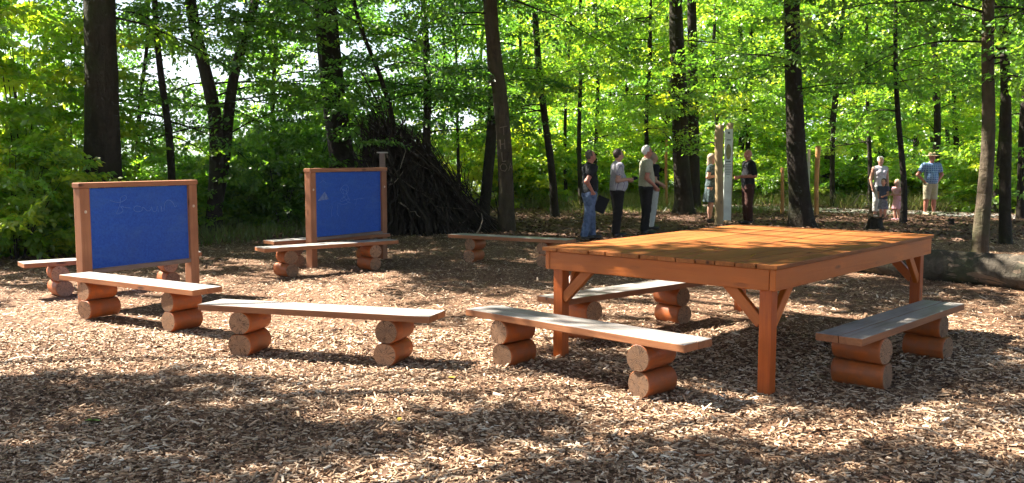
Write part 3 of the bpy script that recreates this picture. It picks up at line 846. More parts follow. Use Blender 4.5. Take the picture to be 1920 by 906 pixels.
# ------------------------------------------------------------------ wood chips, litter, grass (uncountable)
def chips():
    rng = np.random.default_rng(5)
    def pts(n, y0, y1, spread):
        y = rng.uniform(y0, y1, n)
        x = rng.uniform(-1, 1, n) * (0.62 * y + spread)
        return x, y
    # near: little blocks
    def blocks(n, y0, y1, smin, smax, spread=0.7):
        x, y = pts(n, y0, y1, spread)
        L = rng.uniform(smin, smax, n) * (1 + 0.8 * (rng.random(n) < 0.06)); W = L * rng.uniform(0.13, 0.36, n); H = rng.uniform(0.003, 0.007, n)
        yaw = rng.uniform(0, 6.28, n); pit = rng.normal(0, 0.19, n); rol = rng.normal(0, 0.24, n)
        z = gz(x, y) + 0.004 + np.abs(np.sin(pit)) * L * 0.42 + rng.uniform(0, 0.012, n)
        X = np.stack([np.cos(yaw) * np.cos(pit), np.sin(yaw) * np.cos(pit), np.sin(pit)], -1)
        Y = np.stack([-np.sin(yaw) * np.cos(rol), np.cos(yaw) * np.cos(rol), np.sin(rol)], -1)
        Z = np.cross(X, Y)
        c = np.stack([x, y, z], -1)
        tp = 1 - 0.45 * rng.random(n)
        return c, X * L[:, None] / 2, Y * W[:, None] / 2, Z * H[:, None] / 2, tp
    c, X, Y, Z, tp = blocks(92000, 3.6, 8.6, 0.012, 0.046)
    n = len(c)
    cs = []
    for sz in (-1, 1):
        for sx, sy in ((-1, -1), (1, -1), (1, 1), (-1, 1)):
            w = tp[:, None] if sx > 0 else 1.0
            cs.append(c + sx * X + sy * Y * w + sz * Z)
    V = np.stack(cs, 1).reshape(-1, 3)
    q = np.array([[4, 5, 6, 7], [0, 1, 5, 4], [2, 3, 7, 6]])
    F = (np.arange(n)[:, None, None] * 8 + q[None]).reshape(-1, 4)
    def patchy(c):
        x, y = c[:, 0], c[:, 1]
        return 0.11 * np.sin(x * 2.1 + 1.7 * np.sin(y * 1.3)) * np.sin(y * 2.7 + 1.1 * np.sin(x * 1.9)) + 0.06 * np.sin(x * 7 + y * 3) * np.sin(y * 6 - x * 2)
    base = np.clip(rng.beta(1.7, 2.0, n) + patchy(c), 0, 1)
    T = np.repeat(base, 3)
    # further off: single slivers
    c2, X2, Y2, Z2, tp2 = blocks(150000, 8.0, 20.5, 0.020, 0.050, 0.5)
    n2 = len(c2)
    edge = c2[:, 1] + 1.2 * np.sin(c2[:, 0] * 0.9) < 19.3
    c2, X2, Y2 = c2[edge], X2[edge], Y2[edge]; n2 = len(c2)
    V2 = np.stack([c2 - X2 - Y2, c2 + X2 - Y2 * 0.7, c2 + X2 + Y2 * 0.7, c2 - X2 + Y2], 1).reshape(-1, 3)
    F2 = (np.arange(n2)[:, None] * 4 + np.arange(4)[None]) + len(V)
    T2 = np.clip(rng.beta(1.7, 2.0, n2) + patchy(c2), 0, 1)
    me = np_mesh('wood_chips', np.concatenate([V, V2]), np.concatenate([F, F2]), M['chip'], False, np.concatenate([T, T2]))
    tag(link('wood_chips', me), 'loose pale wood chips strewn over the whole clearing', 'wood chips', kind='stuff')
chips()
def litter():
    rng = np.random.default_rng(6)
    n = 26000
    y = rng.uniform(17.5, 31, n); x = rng.uniform(-0.28, 0.62, n) * y
    keep = (y + 1.2 * np.sin(x * 0.9) > 18.6) & ((x - E1[0]) * EN[0] + (y - E1[1]) * EN[1] < 1)
    x, y = x[keep], y[keep]; n = len(x)
    ny = rng.uniform(3.8, 19, 2200); nx = rng.uniform(-0.62, 0.62, 2200) * ny
    x = np.concatenate([x, nx]); y = np.concatenate([y, ny]); n = len(x)
    P = np.stack([x, y, gz(x, y) + rng.uniform(0.012, 0.03, n)], -1)
    a = rng.uniform(0, 6.28, n)
    D = np.stack([np.cos(a), np.sin(a), rng.normal(0, 0.25, n)], -1)
    N = np.stack([rng.normal(0, 0.35, n), rng.normal(0, 0.35, n), np.ones(n)], -1)
    V, F, T = leaves_mesh(P, D, N, np.where(y < 17, 0.6, 1.0) * rng.uniform(0.05, 0.12, n), rng.beta(2, 2.4, n))
    tag(link('leaf_litter', np_mesh('leaf_litter', V, F, M['litter'], False, T)), 'brown fallen leaves under the trees behind the benches', 'leaf litter', kind='stuff')
litter()
def grass():
    rng = np.random.default_rng(8)
    xs, ys, hs, ts = [], [], [], []
    def patch(n, x0, x1, y0, y1, h, t, cond=None):
        x = rng.uniform(x0, x1, n); y = rng.uniform(y0, y1, n)
        if cond is not None:
            kx = cond(x, y); x, y = x[kx], y[kx]
        xs.append(x); ys.append(y); hs.append(h * rng.uniform(0.5, 1.3, len(x))); ts.append(np.clip(rng.normal(t, 0.2, len(x)), 0, 1))
    path_y = lambda x: np.interp(x, [3, 6, 9, 12, 15, 19, 25], [31.5, 30.3, 29.0, 26.8, 24.6, 22.2, 19.5])
    patch(22000, 4, 22, 22, 38, 0.42, 0.62, lambda x, y: (y > path_y(x) + 1.0) & (y < path_y(x) + 7))
    patch(9000, -2, 6, 29, 36, 0.40, 0.7)
    patch(9000, -11, -3.5, 15, 24, 0.26, 0.35, lambda x, y: ((x - E1[0]) * EN[0] + (y - E1[1]) * EN[1] > -4.2))
    patch(2500, 1, 9, 26.5, 29.5, 0.18, 0.3)
    patch(7000, -14, -6, 20, 34, 0.5, 0.75, lambda x, y: ((x - E1[0]) * EN[0] + (y - E1[1]) * EN[1] > 0))
    x, y, h, t = map(np.concatenate, (xs, ys, hs, ts))
    n = len(x); a = rng.uniform(0, 6.28, n); w = rng.uniform(0.005, 0.012, n)
    b = np.stack([x, y, gz(x, y)], -1)
    s = np.stack([np.cos(a), np.sin(a), np.zeros(n)], -1) * w[:, None]
    ln = np.stack([rng.normal(0, 0.35, n), rng.normal(0, 0.35, n), np.ones(n)], -1) * h[:, None]
    V = np.stack([b - s, b + s, b + ln], 1).reshape(-1, 3)
    F = np.arange(n)[:, None] * 3 + np.arange(3)[None]
    tag(link('grass', np_mesh('grass', V, F, M['grass'], False, t)), 'tufts of grass and weeds along the edges of the clearing', 'grass', kind='stuff')
grass()

# ------------------------------------------------------------------ big wooden table
def big_table():
    W, L, Ht, yaw = 1.957, 3.233, 0.885, -0.71514
    root = thing('wooden_table', 'large orange wooden platform table with plank deck and braced legs', 'table', (0.2653, 7.411, 0), yaw)
    n = 13; gap = 0.008
    pw = (W + 0.03 - gap * (n - 1)) / n
    me = [box_mesh('deck_plank', L + 0.04 + 0.006 * k, pw, 0.030, M['deck'], 0.004, 2) for k in range(3)]
    rnd = random.Random(3)
    for i in range(n):
        # planks run along local Y (the long side)
        o = link('plank', me[i % 3], root, (-0.015 + pw / 2 + i * (pw + gap), L / 2 + rnd.uniform(-0.006, 0.006), Ht - 0.015 + rnd.uniform(-0.0015, 0.0015)), (rnd.uniform(-0.002, 0.002), 0, math.pi / 2))
    ah = 0.145; az = Ht - 0.030 - ah / 2 - 0.001
    long_b = box_mesh('apron_board', L, 0.045, ah, M['glaze'], 0.005)
    short_b = box_mesh('apron_board', W - 0.094, 0.045, ah, M['glaze'], 0.005)
    link('apron_board', long_b, root, (0.0225, L / 2, az), (0, 0, math.pi / 2))
    link('apron_board', long_b, root, (W - 0.0225, L / 2, az), (0, 0, math.pi / 2))
    link('apron_board', short_b, root, (W / 2, 0.0225, az))
    link('apron_board', short_b, root, (W / 2, L - 0.0225, az))
    for yy in (L * 0.33, L * 0.66):
        link('joist', short_b, root, (W / 2, yy, az))
    ls = 0.090; lh = Ht - 0.033
    leg = box_mesh('leg', ls, ls, lh + 0.05, M['glaze_z'], 0.006, 2)
    brace = box_mesh('brace', 0.44, 0.085, 0.052, M['glaze'], 0.004)
    brace2 = box_mesh('brace', 0.42, 0.045, 0.078, M['glaze'], 0.004)
    ins = 0.047 + ls / 2
    for cx, sx in ((ins, 1), (W - ins, -1)):
        for cyy, sy in ((ins, 1), (L - ins, -1)):
            link('leg', leg, root, (cx, cyy, (lh - 0.05) / 2))
            z = Ht - 0.03 - ah - 0.12
            link('brace', brace2, root, (cx + sx * 0.19, cyy - sy * 0.012, z + 0.03), (0, -sx * R(45), 0))
            link('brace', brace2, root, (cx - sx * 0.012, cyy + sy * 0.19, z + 0.03), (0, -R(45), sy * math.pi / 2))
    return root
big_table()

# ------------------------------------------------------------------ log benches
def log_mesh(name, rad, length, seed, flat_top=None, flat_bot=None):
    rnd = np.random.default_rng(seed)
    s = 28
    ang = np.linspace(0, 2 * np.pi, s, endpoint=False)
    ph = rnd.uniform(0, 6.28, 3)
    prof = rad * (1 + 0.02 * np.sin(2 * ang + ph[0]) + 0.012 * np.sin(3 * ang + ph[1]))
    ys = [(-length / 2, 0.93), (-length / 2 + 0.008, 0.985), (-length / 2 + 0.02, 1.0), (0, 1.0 + 0.01), (length / 2 - 0.02, 1.0), (length / 2 - 0.008, 0.985), (length / 2, 0.93)]
    V, F, mi = [], [], []
    for y, k in ys:
        x = prof * np.cos(ang) * k; z = prof * np.sin(ang) * k
        if flat_top is not None: z = np.minimum(z, flat_top)
        if flat_bot is not None: z = np.maximum(z, -flat_bot)
        V.append(np.stack([x, np.full(s, y), z], -1))
    V = np.concatenate(V + [np.array([[0, -length / 2 - 0.001, 0], [0, length / 2 + 0.001, 0]])])
    n = len(ys)
    for i in range(n - 1):
        for j in range(s):
            k = (j + 1) % s
            F.append((i * s + j, (i + 1) * s + j, (i + 1) * s + k, i * s + k)); mi.append(0)
    for j in range(0, s, 2):
        F.append((n * s, j, (j + 1) % s, (j + 2) % s)); mi.append(1)
        q = (n - 1) * s
        F.append((n * s + 1, q + (j + 2) % s, q + (j + 1) % s, q + j)); mi.append(1)
    me = np_mesh(name, V, np.array(F), [M['log_side'], M['log_end']], False, None, mi)
    for p in me.polygons: p.use_smooth = p.material_index == 0
    return me
BENCH_L = 2.05
def make_bench():
    root = thing('log_bench', 'x', 'bench')
    pl = [box_mesh('seat_plank', BENCH_L, 0.162, 0.052, [M['seat_edge'], M['seat_top']], 0.005, 2, top_slot=1),
          box_mesh('seat_plank', BENCH_L - 0.006, 0.160, 0.052, [M['seat_edge'], M['seat_top']], 0.005, 2, top_slot=1)]
    link('seat_plank', pl[0], root, (0, -0.084, 0.397))
    link('seat_plank', pl[1], root, (0.004, 0.084, 0.396))
    lo = [log_mesh('log', 0.102, 0.345, 1, flat_top=0.087, flat_bot=0.09), log_mesh('log', 0.100, 0.330, 3, flat_top=0.087, flat_bot=0.09)]
    up = [log_mesh('log', 0.099, 0.335, 2, flat_top=0.0925, flat_bot=0.087), log_mesh('log', 0.097, 0.340, 4, flat_top=0.0925, flat_bot=0.087)]
    for k, x in enumerate((-0.66, 0.66)):
        link('log', lo[k], root, (x + 0.006, 0.004, 0.102), (0, 0, R(2 - 4 * k)))
        link('log', up[k], root, (x, -0.003, 0.282), (0, 0, R(-2 + 3 * k)))
    return root
BG = 'log benches around the clearing'
def mid(ps, h=0.42):
    q = [G(x, y, h) for x, y in ps]
    c = sum(q, Vector()) / 4
    d = ((q[2] - q[0]) + (q[3] - q[1]))
    return c, math.atan2(d.y, d.x)
spots = [
    (mid([(107, 514), (159, 506.5), (367.6, 542), (425, 538)]), 'log bench directly in front of the left blackboard'),
    (mid([(365, 567), (408, 550), (816, 587), (838, 575)]), 'sunlit log bench in the left foreground, nearest bench left of the table'),
    (mid([(878.5, 578), (937, 565), (1271, 640), (1326, 626.6)]), 'nearest log bench, along the front left side of the big table'),
    (mid([(1528.5, 616.6), (1618, 630.5), (1731, 558), (1808, 563)]), 'shaded log bench along the right side of the big table'),
]
def bench_from(p, q, h=0.42, keep=None):
    """from the pixel of the middle of one end to that of the other end of the seat"""
    a, b = G(*p, h), G(*q, h)
    d = (b - a)
    c = (a + b) / 2 if keep is None else (a + d.normalized() * BENCH_L / 2 if keep == 'a' else b - d.normalized() * BENCH_L / 2)
    return c, math.atan2(d.y, d.x)
spots += [
    (bench_from((38, 489), (330, 470), 0.42, 'a'), 'log bench half hidden behind the left blackboard'),
    (bench_from((490, 461), (733, 446), 0.42, None), 'log bench directly in front of the right blackboard'),
    (bench_from((503, 447), (700, 434), 0.42, 'a'), 'log bench half hidden behind the right blackboard'),
    (bench_from((850, 436), (1072, 447), 0.42, None), 'grey topped log bench in the shade by the carved tree'),
    (bench_from((1030, 553), (1255, 523), 0.42, 'a'), 'log bench seen beneath the table, between its left and back legs'),
]
bench0 = make_bench()
for i, ((c, yaw), lb) in enumerate(spots):
    b = bench0 if i == 0 else copy_tree(bench0)
    b.location = (c.x, c.y, gz1(c.x, c.y) - 0.012 if i else -0.01)
    b.rotation_euler = (0, 0, yaw)
    rl = random.Random(i + 5)
    for ch in b.children:
        if ch.name.startswith('log'):
            ch.scale = (rl.uniform(0.93, 1.06), rl.uniform(0.92, 1.08), 1.0); ch.rotation_euler.z += rl.uniform(-0.09, 0.09); ch.location.x += rl.uniform(-0.025, 0.025); ch.location.y += rl.uniform(-0.012, 0.012)
    tag(b, lb, 'bench', BG)

# ------------------------------------------------------------------ blackboards
t = NT('blue_board_paint')
n_ = t.noise(t.coords('Object', (1, 1, 1)), 48, 4, 0.7); n2_ = t.noise(t.coords('Object', (1, 1, 1)), 2.5, 4)
c_ = t.ramp(n_, [(0.32, (0.006, 0.060, 0.36)), (0.70, (0.022, 0.110, 0.52))])
c_ = t.mix(t.ramp(n2_, [(0.5, (0, 0, 0)), (0.8, (0.35, 0.35, 0.35))]), c_, (0.05, 0.10, 0.30))
sm_ = t.noise(t.coords('Object', (2.2, 1, 9)), 1.3, 5, 0.65, 1.0)
c_ = t.mix(t.ramp(sm_, [(0.48, (0, 0, 0)), (0.75, (0.5, 0.5, 0.5))]), c_, (0.055, 0.14, 0.42))
t.principled(c_, 0.6, t.bump(n_, 0.12, 0.002), 0.3)
M['blue'] = t.m
M['chalk'] = plain('white_chalk', (0.15, 0.25, 0.58), 0.95, 0.05)
M['smudge'] = plain('chalk_smudge', (0.10, 0.17, 0.44), 0.95, 0.05, alt=(0.2, 0.27, 0.5), scale=25)
M['steel'] = plain('screw_cap', (0.62, 0.52, 0.40), 0.5)
def strokes(lines, r):
    parts = []
    for ln in lines:
        P = np.array([(x, 0, z) for x, z in ln], float)
        # rounded corners
        for _ in range(2):
            Q = [P[0]]
            for a, b in zip(P[:-1], P[1:]):
                Q += [a * 0.75 + b * 0.25, a * 0.25 + b * 0.75]
            Q.append(P[-1]); P = np.array(Q)
        parts.append(tube_arrays(P, np.full(len(P), r), 4, cap=False))
    V, F = join_arrays(parts)
    V[:, 1] *= 0.5
    return V, F
def board(label, left, right, h, panel_h, chalk, smudge=None):
    d = right - left; d.z = 0
    W = d.length
    yaw = math.atan2(d.y, d.x)
    base = (left + right) / 2
    root = thing('blackboard', label, 'blackboard', (base.x, base.y, gz1(base.x, base.y)), yaw, 'blue blackboards on wooden posts')
    ps = 0.115
    post = box_mesh('post', ps, ps, h + 0.10, M['frame_z'], 0.010, 2)
    for sx in (-1, 1):
        p_ = link('post', post, root, (sx * W / 2, 0, (h - 0.10) / 2))
        cap_ = bmesh.new(); bmesh.ops.create_uvsphere(cap_, u_segments=10, v_segments=6, radius=0.017)
        link('screw_cap', bm_mesh('screw_cap', cap_, M['steel'], True), p_, (0.0, -ps / 2, h / 2 - 0.20)).scale = (1, 0.35, 1)
    link('top_rail', box_mesh('top_rail', W + ps + 0.02, ps + 0.012, 0.055, M['frame'], 0.008, 2), root, (0, 0, h + 0.0285))
    pw = W - ps - 0.004
    link('panel', box_mesh('panel', pw, 0.022, panel_h, M['blue'], 0.002), root, (0, -0.012, h - 0.004 - panel_h / 2))
    link('chalk_ledge', box_mesh('chalk_ledge', pw, 0.09, 0.045, M['ledge'], 0.004), root, (0, -0.016, h - panel_h - 0.029))
    for ln in chalk:
        V, F = strokes([[((x - 0.5) * pw, (z - 0.5) * panel_h) for x, z in ln]], 0.0026)
        link('chalk_stroke', np_mesh('chalk_stroke', V, F, M['chalk'], True), root, (0, -0.0240, h - 0.004 - panel_h / 2))
    if smudge:
        bm = bmesh.new()
        vs = [bm.verts.new(((x - 0.5) * pw, 0, (z - 0.5) * panel_h)) for x, z in smudge]
        f = bm.faces.new(vs)
        e = bmesh.ops.extrude_face_region(bm, geom=[f])
        for v in e['geom']:
            if isinstance(v, bmesh.types.BMVert): v.co.y += 0.0015
        bmesh.ops.recalc_face_normals(bm, faces=bm.faces)
        link('chalk_smudge', bm_mesh('chalk_smudge', bm, M['smudge']), root, (0, -0.0250, h - 0.004 - panel_h / 2))
    return root
ch1 = [  # the handwriting: a looped capital followed by o u i n
    [(0.20, 0.84), (0.28, 0.80), (0.36, 0.84), (0.36, 0.90), (0.30, 0.88), (0.30, 0.80), (0.27, 0.70), (0.25, 0.66), (0.30, 0.67), (0.33, 0.71), (0.29, 0.77), (0.34, 0.74), (0.40, 0.73)],
    [(0.50, 0.74), (0.45, 0.76), (0.42, 0.71), (0.46, 0.67), (0.52, 0.69), (0.51, 0.74), (0.54, 0.72), (0.56, 0.68), (0.60, 0.68), (0.61, 0.75), (0.62, 0.67), (0.66, 0.66), (0.67, 0.76), (0.68, 0.66)],
    [(0.71, 0.66), (0.71, 0.76), (0.72, 0.66)], [(0.74, 0.67), (0.75, 0.78), (0.79, 0.82), (0.84, 0.78), (0.86, 0.70), (0.88, 0.73)],
]
ch2 = [
    [(0.36, 0.70), (0.40, 0.78), (0.47, 0.80), (0.50, 0.72), (0.46, 0.64), (0.39, 0.66), (0.36, 0.74), (0.42, 0.72), (0.48, 0.68), (0.44, 0.60), (0.38, 0.58), (0.36, 0.52), (0.44, 0.55), (0.51, 0.58), (0.49, 0.50), (0.40, 0.48), (0.35, 0.50)],
    [(0.40, 0.72), (0.43, 0.64), (0.40, 0.56)], [(0.46, 0.74), (0.47, 0.62), (0.51, 0.54)], [(0.42, 0.62), (0.47, 0.52), (0.52, 0.50)],
    [(0.57, 0.55), (0.66, 0.56), (0.72, 0.56)], [(0.61, 0.55), (0.60, 0.45)], [(0.25, 0.46), (0.23, 0.38), (0.24, 0.30)], [(0.33, 0.48), (0.31, 0.36), (0.34, 0.30)],
    [(0.08, 0.84), (0.12, 0.88), (0.16, 0.84)],
]
board('blue blackboard on the left with chalk handwriting in a wooden frame', at(150, 294, 9.85).xy.to_3d(), at(354, 294, 11.05).xy.to_3d(), 1.29, 0.86, ch1)
board('blue blackboard on the right with a scribbled chalk figure in a wooden frame', at(581, 294, 13.5).xy.to_3d(), at(715, 294, 14.85).xy.to_3d(), 1.40, 0.94, ch2, [(0.04, 0.56), (0.14, 0.70), (0.20, 0.58)])

# ------------------------------------------------------------------ stick shelter
def stick_mesh(seed, kinks=4):
    """crooked tapering stick of length 1 along Z, some with a side fork"""
    rng = np.random.default_rng(seed)
    z = np.linspace(0, 1, kinks + 4)
    w = rng.uniform(0.012, 0.030)
    P = np.stack([np.cumsum(rng.normal(0, w, len(z))), np.cumsum(rng.normal(0, w, len(z))), z], -1)
    P[:, :2] -= np.outer(z, P[-1, :2])
    parts = [tube_arrays(P, np.linspace(0.011, 0.0035, len(z)) * rng.uniform(0.8, 1.3), 5, cap=False)]
    for _ in range(int(rng.integers(0, 3))):
        i = int(rng.integers(2, len(z) - 1)); a = rng.uniform(0, 6.28); L = rng.uniform(0.10, 0.28)
        d = np.array([math.cos(a) * 0.6, math.sin(a) * 0.6, 0.75]) * L
        parts.append(tube_arrays([P[i], P[i] + d * 0.5 + rng.normal(0, 0.012, 3), P[i] + d], [0.006, 0.004, 0.002], 4, cap=False))
    return join_arrays(parts)
STK = [stick_mesh(i, 3 + i % 5) for i in range(18)]
def stick_place(a, b):
    d = b - a
    return d.to_track_quat('Z', 'Y'), d.length
def shelter():
    C = Vector((-2.32, 20.6, 0))
    root = thing('stick_shelter', 'dark heap of leaning sticks forming a shelter right of the right blackboard', 'stick shelter', C)
    rng = np.random.default_rng(12)
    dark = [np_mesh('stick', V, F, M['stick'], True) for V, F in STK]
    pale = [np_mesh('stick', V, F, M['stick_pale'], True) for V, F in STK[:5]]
    mids = [np_mesh('stick', V, F, M['stick_mid'], True) for V, F in STK[5:14]]
    rest = []
    for i in range(980):
        th = rng.uniform(-math.pi * 0.98, math.pi * 0.35) if rng.random() < 0.85 else rng.uniform(0, 6.28)
        rx = (2.3 if math.cos(th) > 0 else 1.2) * rng.uniform(0.9, 1.06)
        k = rng.uniform(0.72, 1.02) if i < 300 else rng.uniform(0.3, 0.98)
        bx_, by_ = rx * math.cos(th) * k, 1.7 * math.sin(th) * k
        b = Vector((bx_, by_, gz1(C.x + bx_, C.y + by_) - 0.03))
        u = rng.random()
        tx = -0.95 + 1.45 * u + rng.normal(0, 0.12)
        tz = 2.35 - 0.60 * u + rng.normal(0, 0.14)
        if u < 0.35 and rng.random() < 0.25: tz += rng.uniform(0.1, 0.6)
        t = Vector((tx, rng.normal(0, 0.2), tz))
        kind = rng.random()
        if kind < 0.30:        # short ones lying askew on the slope
            q0 = rng.uniform(0.0, 0.45); q1 = q0 + rng.uniform(0.25, 0.5)
            b, t = b.lerp(t, q0), b.lerp(t, q1) + Vector((rng.normal(0, 0.45), rng.normal(-0.08, 0.1), rng.normal(0, 0.12)))
        elif kind < 0.38:      # branches laid along the flank
            q0 = rng.uniform(0.1, 0.7); m_ = b.lerp(t, q0) + Vector((0, -0.08, 0.04)); dv = Vector((rng.uniform(0.4, 0.9), rng.normal(0, 0.2), -rng.uniform(0.1, 0.6)))
            b, t = m_ - dv * 0.6, m_ + dv * 0.6
            b.z = max(b.z, 0.02); t.z = max(t.z, 0.04)
        else: t = b + (t - b) * rng.uniform(0.92, 1.12)
        q, L = stick_place(b, t)
        w = float(np.clip(rng.lognormal(0.32, 0.48), 0.6, 3.8))
        roll = Matrix.Rotation(rng.uniform(0, 6.28), 3, 'Z').to_quaternion()
        q = q @ roll
        if i < 300:
            me = (pale if rng.random() < 0.05 else mids if rng.random() < 0.08 else dark)
            o = link('stick', me[i % len(me)], root, b)
            o.rotation_mode = 'QUATERNION'; o.rotation_quaternion = q; o.scale = (w, w, L)
        else:
            V, F = STK[i % len(STK)]
            A = np.array(Matrix.LocRotScale(b, q, Vector((w, w, L))))
            rest.append((V @ A[:3, :3].T + A[:3, 3], F))
    V, F = join_arrays(rest)
    o = link('stick_heap', np_mesh('stick_heap', V, F, M['stick'], True), root)
    o['kind'] = 'stuff'
    return root
shelter()
# loose branches on the ground
def branch(label, pts, r, mat, group='loose sticks on the ground', name='fallen_branch'):
    P = [Vector(p) for p in pts]
    b = P[0]
    V, F = tube_arrays([p - b for p in P], np.linspace(r, r * 0.4, len(P)), 6, cap=True)
    o = link(name, np_mesh(name, V, F, mat, True), None, b)
    tag(o, label, 'branch', group)
def gp(px, py, h): 
    p = G(px, py); return (p.x, p.y, gz1(p.x, p.y) + h)
branch('crooked pale twig at the right foot of the stick shelter', [gp(893, 440, 0.03), gp(900, 437, 0.12), gp(905, 436, 0.28), gp(903, 435, 0.42)], 0.018, M['stick_pale'])
branch('thin dark upright twig left of the carved tree', [gp(935, 432, 0), gp(934, 431, 0.35), gp(930, 430, 0.65), gp(925, 429, 0.85)], 0.018, M['stick'])
branch('long thin stick lying on the chips at lower right', [gp(1700, 800, 0.02), gp(1740, 812, 0.03), gp(1790, 830, 0.02)], 0.009, M['stick_pale'])
branch('thin stick lying left of the long stick at lower right', [gp(1490, 812, 0.015), gp(1550, 808, 0.02), gp(1620, 803, 0.015)], 0.007, M['stick'])
branch('short reddish brown stick in the near foreground', [gp(1305, 852, 0.015), gp(1340, 850, 0.02)], 0.010, M['seat_edge'])
branch('pale bent dead branch in the weeds left of the woman', [gp(1600, 400, 0.3), gp(1612, 398, 0.55), gp(1624, 398, 0.5), gp(1634, 400, 0.1)], 0.02, M['stick_pale'])

# ------------------------------------------------------------------ fallen log, stumps
def fallen_log():
    a, b = Vector((4.35, 13.7, 0.17)), Vector((8.3, 8.6, 0.20))
    n = 22
    rng = np.random.default_rng(4)
    pts = [a.lerp(b, i / n) + Vector((0, 0, 0.015 * math.sin(i * 0.9))) for i in range(n + 1)]
    rad = [0.195 + 0.035 * i / n + 0.012 * math.sin(i * 1.3) for i in range(n + 1)]
    V, F = tube_arrays([p - a for p in pts], rad, 28, True, 0.035, 3)
    o = link('fallen_log', np_mesh('fallen_log', V, F, M['bark_log'], True), None, a)
    tag(o, 'thick grey fallen tree trunk lying behind the right bench', 'log')
fallen_log()
def stump(label, px, py, r, h, seed, mat):
    b = G(px, py); b.z = gz1(b.x, b.y)
    rng = np.random.default_rng(seed)
    s = 22; ang = np.linspace(0, 2 * np.pi, s, endpoint=False)
    rows = []
    for u, k in ((0, 1.55), (0.12, 1.28), (0.35, 1.08), (0.75, 1.0), (1.0, 0.95)):
        rr = r * k * (1 + 0.10 * np.sin(ang * 5 + seed) * (1.2 - u) + 0.04 * rng.normal(size=s))
        zz = np.full(s, h * u) + (0.12 * h * np.sin(ang * 3 + seed) + 0.05 * h * rng.normal(size=s) if u == 1.0 else 0)
        rows.append(np.stack([rr * np.cos(ang), rr * np.sin(ang), zz - (0.04 if u == 0 else 0)], -1))
    V = np.concatenate(rows + [np.array([[0, 0, h * 0.86]])])
    F = []
    for i in range(4):
        for j in range(s):
            k = (j + 1) % s; F.append((i * s + j, i * s + k, (i + 1) * s + k, (i + 1) * s + j))
    for j in range(0, s, 2): F.append((5 * s, 4 * s + j, 4 * s + (j + 1) % s, 4 * s + (j + 2) % s))
    o = link('tree_stump', np_mesh('tree_stump', V, np.array(F), mat, False), None, b)
    tag(o, label, 'stump', 'old stumps under the trees')
stump('dark low stump behind the right end of the big table', 1640, 429, 0.16, 0.26, 2, M['stick'])
stump('pale stump just behind the two children', 1642, 406, 0.17, 0.32, 5, M['bark_log'])
stump('small dark stump right of the curved trunk', 1075, 388, 0.2, 0.22, 7, M['stick'])
stump('small dark stump on the path right of the thin trunk', 1783, 420, 0.07, 0.14, 9, M['stick'])

# ------------------------------------------------------------------ posts, info panels
def post_mesh(h, r, mat, seed, wob=0.02):
    rng = np.random.default_rng(seed)
    z = np.linspace(-0.15, h, 14)
    P = [(wob * math.sin(q * 1.9 + seed), wob * math.cos(q * 1.3 + seed), q) for q in z]
    V, F = tube_arrays(P, r * (1 + 0.06 * np.sin(z * 2.7 + seed)), 12, True, 0.02, seed)
    return np_mesh('post', V, F, mat, True)
M['panel'] = plain('printed_panel', (0.70, 0.77, 0.70), 0.35, 0.5, scale=3)
M['panel_grey'] = plain('panel_back', (0.46, 0.44, 0.38), 0.5)
M['ink'] = plain('printed_ink', (0.10, 0.15, 0.12), 0.6)
M['print_leaf'] = plain('printed_leaf_picture', (0.20, 0.30, 0.10), 0.5, alt=(0.42, 0.36, 0.16), scale=18)
def info_panel():
    Y = 22.3
    b = at(1356, 294, Y); b.z = gz1(b.x, b.y)
    root = thing('info_sign', 'tall narrow pale green information panel between two peeled wooden posts', 'sign', b)
    k = Y / FPX
    def z_of(py): return CAM_H + (294 - py) * k - b.z
    link('post', post_mesh(z_of(236), 0.098, M['post'], 1), root, (-9 * k, -0.10, 0))
    link('post', post_mesh(z_of(231), 0.085, M['post'], 5, 0.008), root, (13.5 * k, 0.12, 0))
    pn = link('panel', box_mesh('panel', 0.19, 0.03, z_of(243) - 0.10, M['panel'], 0.003), root, (9.2 * k, -0.01, (z_of(243) + 0.10) / 2), (0, 0, R(4)))
    zc = (z_of(243) + 0.10) / 2
    items = []
    def bar(z, w, hh, x=0.0):
        items.append((np.array([[x - w / 2, -0.0175, z - zc - hh / 2], [x + w / 2, -0.0175, z - zc - hh / 2], [x + w / 2, -0.0175, z - zc + hh / 2], [x - w / 2, -0.0175, z - zc + hh / 2]]), np.array([[0, 1, 2, 3]])))
    for py, w, hh in ((250, 0.05, 0.05), (263, 0.10, 0.020), (303, 0.11, 0.028), (309, 0.15, 0.010), (312, 0.15, 0.010), (315, 0.14, 0.010), (318, 0.15, 0.010), (321, 0.12, 0.010), (324, 0.15, 0.010), (327, 0.09, 0.010), (333, 0.012, 0.02)):
        bar(z_of(py), w, hh, 0.0)
    V, F = join_arrays(items)
    link('printed_text', np_mesh('printed_text', V, F, M['ink']), pn)
    bm = bmesh.new(); bmesh.ops.create_circle(bm, cap_ends=True, segments=24, radius=1)
    for v in bm.verts: v.co = Vector((v.co.x * 0.062, -0.0172, v.co.y * 0.185 + z_of(285) - zc))
    bmesh.ops.recalc_face_normals(bm, faces=bm.faces)
    link('printed_picture', bm_mesh('printed_picture', bm, M['print_leaf']), pn)
info_panel()
